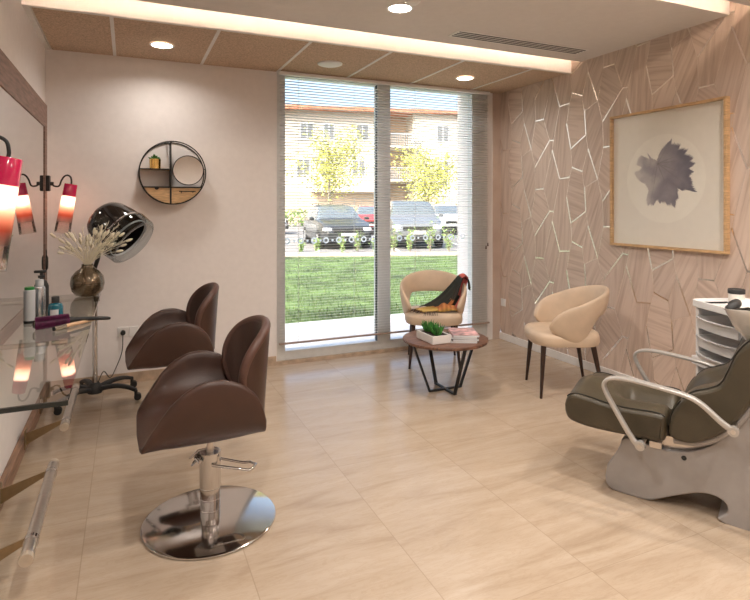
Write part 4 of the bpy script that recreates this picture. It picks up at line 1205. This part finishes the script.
for k in range(-4, 10): b.box((1.05+k*2.6-.05, 1.5, ZO-.003), (1.05+k*2.6+.05, 6.5, ZO+.003))
struct(b.build('parking_lines', None, OX, (0, 0, GA)))

def car(name, label, x, y, heading, paint, L_=4.4, W=1.82, Hh=1.5, van=False, group='cars in the parking lot'):
    t = thing(name, label, 'car', (x, y, ZO-.002), heading, group)
    # local +x = front of the car, origin at the front bumper on the ground
    s = Hh/1.5; hw = W/2
    # stations x, zbelt, half width, roof z (None), roof half width
    if van: prof = [(-L_, .95, .90, .95, .80), (-L_+.12, 1.0, .97, 1.30, .76), (-L_+.55, 1.02, 1, 1.50, .74), (-2.6, 1.0, 1, 1.50, .74), (-1.75, .99, 1, 1.45, .73), (-1.05, .97, .99, 1.05, .80), (-.95, .96, .98, .98, .84), (-.45, .88, .95, .90, .82), (-.08, .74, .86, .76, .74), (0, .55, .78, .56, .70)]
    else: prof = [(-L_, .90, .88, .90, .78), (-L_+.12, .98, .95, 1.10, .74), (-L_+.6, 1.0, 1, 1.45, .70), (-3.0, .98, 1, 1.50, .70), (-2.1, .96, 1, 1.46, .70), (-1.25, .95, .99, 1.02, .78), (-1.12, .94, .98, .965, .82), (-.5, .88, .95, .90, .80), (-.10, .76, .85, .78, .72), (0, .56, .76, .57, .68)]
    body = mb(paint); rs_ = []
    for (px, zb, wk, zr, rk) in prof:
        w = hw*wk; zb *= s; zr *= s; zr = max(zr, zb+.005)
        zl = .22*s if -L_+.1 < px < -.1 else .30*s
        half = [(w*.90, zl), (w, zl+.12*s), (w*1.0, .55*s), (w*.965, zb), (hw*rk*1.02, zr-.04*s if zr-zb > .1 else zr), (hw*rk*.85, zr), (hw*rk*.4, zr+.012)]
        ring = [V(px, y_, z_) for y_, z_ in half]+[V(px, -y_, z_) for y_, z_ in reversed(half)]
        rs_.append(ring)
    VV = body.rings(rs_, True, True)
    body.m(M['car_glass']); gi = body.cur
    body.bm.faces.ensure_lookup_table()
    n = len(rs_[0])
    for f in body.bm.faces:
        c = f.calc_center_median(); 
        idx = [i for i in range(len(prof)-1) if prof[i][0] <= c.x <= prof[i+1][0]]
        if not idx or len(f.verts) != 4: continue
        i = idx[0]; zb = (prof[i][1]+prof[i+1][1])/2*s; zr = (prof[i][3]+prof[i+1][3])/2*s
        z_s = [v.co.z for v in f.verts]
        side = abs(f.normal.y) if f.normal.length else 0
        ws = prof[i][3]-prof[i+1][3] > .25 or (prof[i+1][3]-prof[i][3] > .15)
        lo_, hi_ = min(z_s), max(z_s)
        if c.z > zb+.02 and ((ws and c.z > zb*1.02) or (zr-zb > .2 and lo_ < zb+.1 and hi_ > zr-.2 and abs(c.y) > hw*.6)): f.material_index = gi
    bo = body.build('body', t)
    bo.modifiers.new('b', 'BEVEL').width = .02
    for wx in (-.82, -L_+.85):
        for sy in (-1, 1):
            wz = .32*s
            c = mb('tyre'); c.cyl((wx, sy*(hw-.21), wz), (wx, sy*(hw+.005), wz), wz, n=28); wo = c.build('wheel', t)
            c = mb('bottle_grey'); c.cyl((wx, sy*(hw+.005), wz), (wx, sy*(hw+.012), wz), wz*.62, wz*.55, n=20); c.build('hubcap', wo)
    for sy in (-1, 1):
        mb('headlight').box((-.30, sy*hw*.74-.16, .62*s), (-.02, sy*hw*.74+.12, .74*s), bev=.03).build('headlight', t)
        c = mb(paint); c.box((-1.45, sy*(hw+.09)-.09, .96*s), (-1.30, sy*(hw+.09)+.07, 1.08*s), bev=.03); c.build('wing_mirror', t)
    c = mb('tyre'); c.box((-.05, -.50, .58*s), (.015, .50, .70*s), bev=.01)
    for k in range(3): pass
    gr = c.build('grille', t)
    c = mb('chrome'); c.box((.012, -.46, .635*s), (.02, .46, .65*s)); c.build('grille_bar', gr)
    mb('tyre').box((-.06, -.70, .26*s), (.02, .70, .42*s), bev=.02).build('lower_grille', t)
    mb('plate').box((.018, -.26, .46*s), (.03, .26, .565*s)).build('number_plate', t)
    if not van:
        for sy in (-1, 1): mb('tyre').tube([(-3.7, sy*.60, 1.50*s), (-3.5, sy*.60, 1.54*s), (-2.5, sy*.60, 1.54*s), (-2.2, sy*.60, 1.50*s)], .015, 6).build('roof_rail', t)
    return t
car('estate_car', 'dark grey car facing the window, left of the window mullion', 6.68, 17.15, R(-98), mat('dark_grey_paint', (.04, .043, .046), .3, coat=.3, metal=.1, var=.02))
car('minivan', 'silver grey van facing the window, right of the window mullion', 8.88, 16.4, R(-111), mat('silver_paint', (.17, .18, .19), .3, coat=.4, metal=.2, var=.02), 4.5, 1.86, 1.66, van=True)
car('hatchback', 'pale silver car parked at the far left of the window view', 7.6, 28.3, R(-19), mat('pale_paint', (.55, .56, .58), .3, coat=.5, metal=.2, var=.02))
car('hatchback', 'white car parked in the background at the right of the window', 14.9, 23.6, R(-109), mat('white_paint', (.7, .72, .72), .3, coat=.5, var=.02))
car('hatchback', 'small red car parked behind between the two near cars', 11.2, 25.4, R(-109), mat('red_paint', (.45, .03, .02), .3, coat=.5, var=.02), 3.9, 1.7, 1.45)
car('hatchback', 'dark green car parked behind the silver van', 17.6, 23.2, R(-109), mat('green_paint', (.08, .14, .12), .3, coat=.5, var=.02))

def leafcloud(b, pts, size, rnd):
    for p in pts:
        n = V(rnd.gauss(0, 1), rnd.gauss(0, 1), rnd.gauss(0, 1)).normalized(); u = n.orthogonal().normalized(); w = n.cross(u); s = size*rnd.uniform(.6, 1.3)
        b._f([b.bm.verts.new(q) for q in (p-u*s, p-w*s*.5, p+u*s, p+w*s*.5)])
def tree(label, x, y, h, cw, z0, seed):
    rnd = random.Random(seed)
    t = thing('young_tree', label, 'tree', (x, y, ZO), 0, 'young lime green trees in the parking lot')
    b = mb('bark'); b.tube([(0, 0, 0), (.02, 0, h*.4), (-.02, .02, h*.75), (0, 0, h*.95)], [.06, .05, .03, .01], 10)
    br_ = []
    for k in range(16):
        a = rnd.uniform(0, 2*pi); z = rnd.uniform(z0, h*.8); l = cw*rnd.uniform(.5, 1)*(1-.5*(z-z0)/(h-z0))
        e = V(cos(a)*l, sin(a)*l, z+l*1.0); b.tube([(0, 0, z), V(cos(a)*l*.5, sin(a)*l*.5, z+l*.4), e], [.02, .012, .004], 6); br_.append((V(0, 0, z), e))
    b.build('trunk', t)
    b = mb('tree_leaf'); pts = []
    for k in range(2900):
        s0, e = rnd.choice(br_); f = rnd.uniform(.25, 1.1); p = s0.lerp(e, f)
        p = p+V(rnd.gauss(0, .30), rnd.gauss(0, .30), rnd.gauss(0, .26)); 
        if p.z < h*1.02: pts.append(p)
    leafcloud(b, pts, .070, rnd); b.build('foliage', t, recalc=False)
tree('lime green young tree behind the dark grey car', 8.1, 23.2, 4.9, 1.75, 1.6, 4)
tree('lime green young tree behind the silver van', 12.0, 21.5, 4.1, 1.6, 1.3, 8)
rnd = random.Random(21)
spots = [(301, 252, .4), (317, 253, .5), (343, 253.5, .75), (358, 252, .8), (394, 252, .85), (410, 253, .85), (430, 252, 1.15), (449, 252, .85), (463, 252, .8), (375, 251, .5)]
locs = ['left of all shrubs in the bed', 'low, second from the left in the bed', 'before the dark car bonnet', 'beside the dark car number plate', 'just right of the window mullion', 'before the silver van headlight', 'tallest in the bed', 'at the right end of the bed', 'furthest right in the bed', 'just left of the window mullion']
for (u, v, h_), lc in zip(spots, locs):
    p = at(u, v, ZO)
    t = thing('garden_shrub', 'feathery green shrub in the gravel bed, '+lc, 'shrub', (p.x, p.y, ZO), 0, 'shrubs in the gravel bed')
    b = mb('bark'); b2_ = mb('shrub_leaf'); pts = []
    for k in range(14):
        a = rnd.uniform(0, 2*pi); e = V(cos(a)*h_*.26*rnd.random(), sin(a)*h_*.26*rnd.random(), h_*rnd.uniform(.5, 1)); b.tube([(0, 0, 0), e*.5+V(0, 0, .05), e], [.008, .005, .002], 5)
        for q in range(16): pts.append(V(0, 0, 0).lerp(e, rnd.uniform(.2, 1.05))+V(rnd.gauss(0, .035), rnd.gauss(0, .035), rnd.gauss(0, .03)))
    b.build('stems', t); leafcloud(b2_, pts, .035, rnd); b2_.build('leaves', t, recalc=False)
# hedge behind parking and lamp post
hg = mb('shrub_leaf'); pts = [V(rnd.uniform(-4, 34), 37.5+rnd.uniform(-.4, .4), ZO+rnd.uniform(0, 1.2)) for k in range(5000)]
leafcloud(hg, pts, .13, rnd); tag(hg.build('hedge', recalc=False), 'low green hedge at the foot of the apartment building', 'hedge')

# apartment building
ab = thing('apartment_building', 'pale apartment building with red tiled roof seen beyond the parking lot', 'building', (0, 46.67, ZO), R(-12.5))
ZE = 9.2
mb('render_white').box((-14, 0, 0), (19.4, 12, ZE)).build('wall', ab)
mb('render_tan').box((19.4, 2.0, 0), (22.6, 12, ZE)).build('recessed_wall', ab)
mb('render_white').box((22.6, -.4, 0), (42, 12, ZE)).build('wall', ab)
mb('render_tan').box((-14.05, -.06, 0), (19.45, 0, 2.6)).build('plinth_band', ab)
mb('render_tan').box((22.55, -.46, 0), (42, -.4, 2.2)).build('plinth_band', ab)
b = mb('roof_red'); b.prism([(-.9, ZE), (-.9, ZE+.3), (6, ZE+1.1), (12.9, ZE+.3), (12.9, ZE)], -14.6, 42.6, lambda y, z, t: V(t, y, z)); b.build('roof', ab)
def window_(x, z, w, h, y=0):
    f = mb('win_dark'); f.box((x-w/2, y-.03, z), (x+w/2, y+.02, z+h)); o = f.build('window', ab)
    g_ = mb('label_white')
    for a0, a1 in (((x-w/2-.07, z-.07), (x-w/2, z+h+.07)), ((x+w/2, z-.07), (x+w/2+.07, z+h+.07)), ((x-w/2, z-.07), (x+w/2, z)), ((x-w/2, z+h), (x+w/2, z+h+.07)), ((x-.03, z), (x+.03, z+h))): g_.box((a0[0], y-.06, a0[1]), (a1[0], y, a1[1]))
    g_.build('window_frame', o)
for x in (1.5, 5.5, 9.2, 13.4, 15.2, 18.0):
    for z in (3.9, 6.9):
        window_(x+(z > 5)*.3, z, 1.0 if x != 15.2 else .8, 1.25)
for x in (25.2, 28.5, 32, 36):
    for z in (1.0, 3.9, 6.9): window_(x, z, 1.0, 1.3, -.4)
for x in (13.4, 18.2): window_(x, .6, 1.1, 1.4)
for z in (3.6, 6.4):
    bl_ = mb('render_white'); bl_.box((19.2, -1.0, z-.18), (22.8, 2, z)); bo = bl_.build('balcony', ab)
    r_ = mb('balcony'); r_.box((19.2, -1.0, z+.95), (22.8, -.94, z+1.02))
    for k in range(24): r_.box((19.22+k*.153, -.99, z), (19.26+k*.153, -.95, z+.97))
    r_.build('railing', bo)
    window_(20.4, z, 1.0, 2.1, 2.0)
z = 3.45
bl_ = mb('render_white'); bl_.box((14.0, -1.1, z-.9+.0), (19.3, 0, z-.72)); bo = bl_.build('canopy', ab)

# ------------------------------------------------------------ light
wd = bpy.data.worlds.new('world'); sc.world = wd; wd.use_nodes = True; nt = wd.node_tree; N = nt.nodes
bg = N['Background']; sky = N.new('ShaderNodeTexSky'); sky.sky_type = 'NISHITA'; sky.sun_disc = False; sky.sun_elevation = R(42); sky.sun_rotation = R(250); sky.air_density = 1.0; sky.dust_density = 6.0
nt.links.new(sky.outputs[0], bg.inputs[0]); bg.inputs[1].default_value = .56
sl = bpy.data.lights.new('sun', 'SUN'); sl.energy = 3.4; sl.angle = R(.6); sl.color = (1, .93, .82)
so = bpy.data.objects.new('sun', sl); COL.objects.link(so)
so.rotation_euler = V(.75, .62, -.80).to_track_quat('-Z', 'Y').to_euler()
pl = bpy.data.lights.new('window_portal', 'AREA'); pl.shape = 'RECTANGLE'; pl.size = 2.1; pl.size_y = 2.5; pl.cycles.is_portal = True
po = bpy.data.objects.new('window_portal', pl); COL.objects.link(po); po.location = (2.33, 5.2, 1.35); po.rotation_euler = (R(-90), 0, 0)

vs = sc.view_settings; vs.view_transform = 'Standard'; vs.look = 'None'; vs.gamma = 1; vs.use_curve_mapping = False; vs.exposure = 0.30
sc.cycles.max_bounces = 10; sc.cycles.transparent_max_bounces = 16; sc.cycles.glossy_bounces = 5; sc.cycles.caustics_reflective = False; sc.cycles.caustics_refractive = False
sc.cycles.sample_clamp_indirect = 6
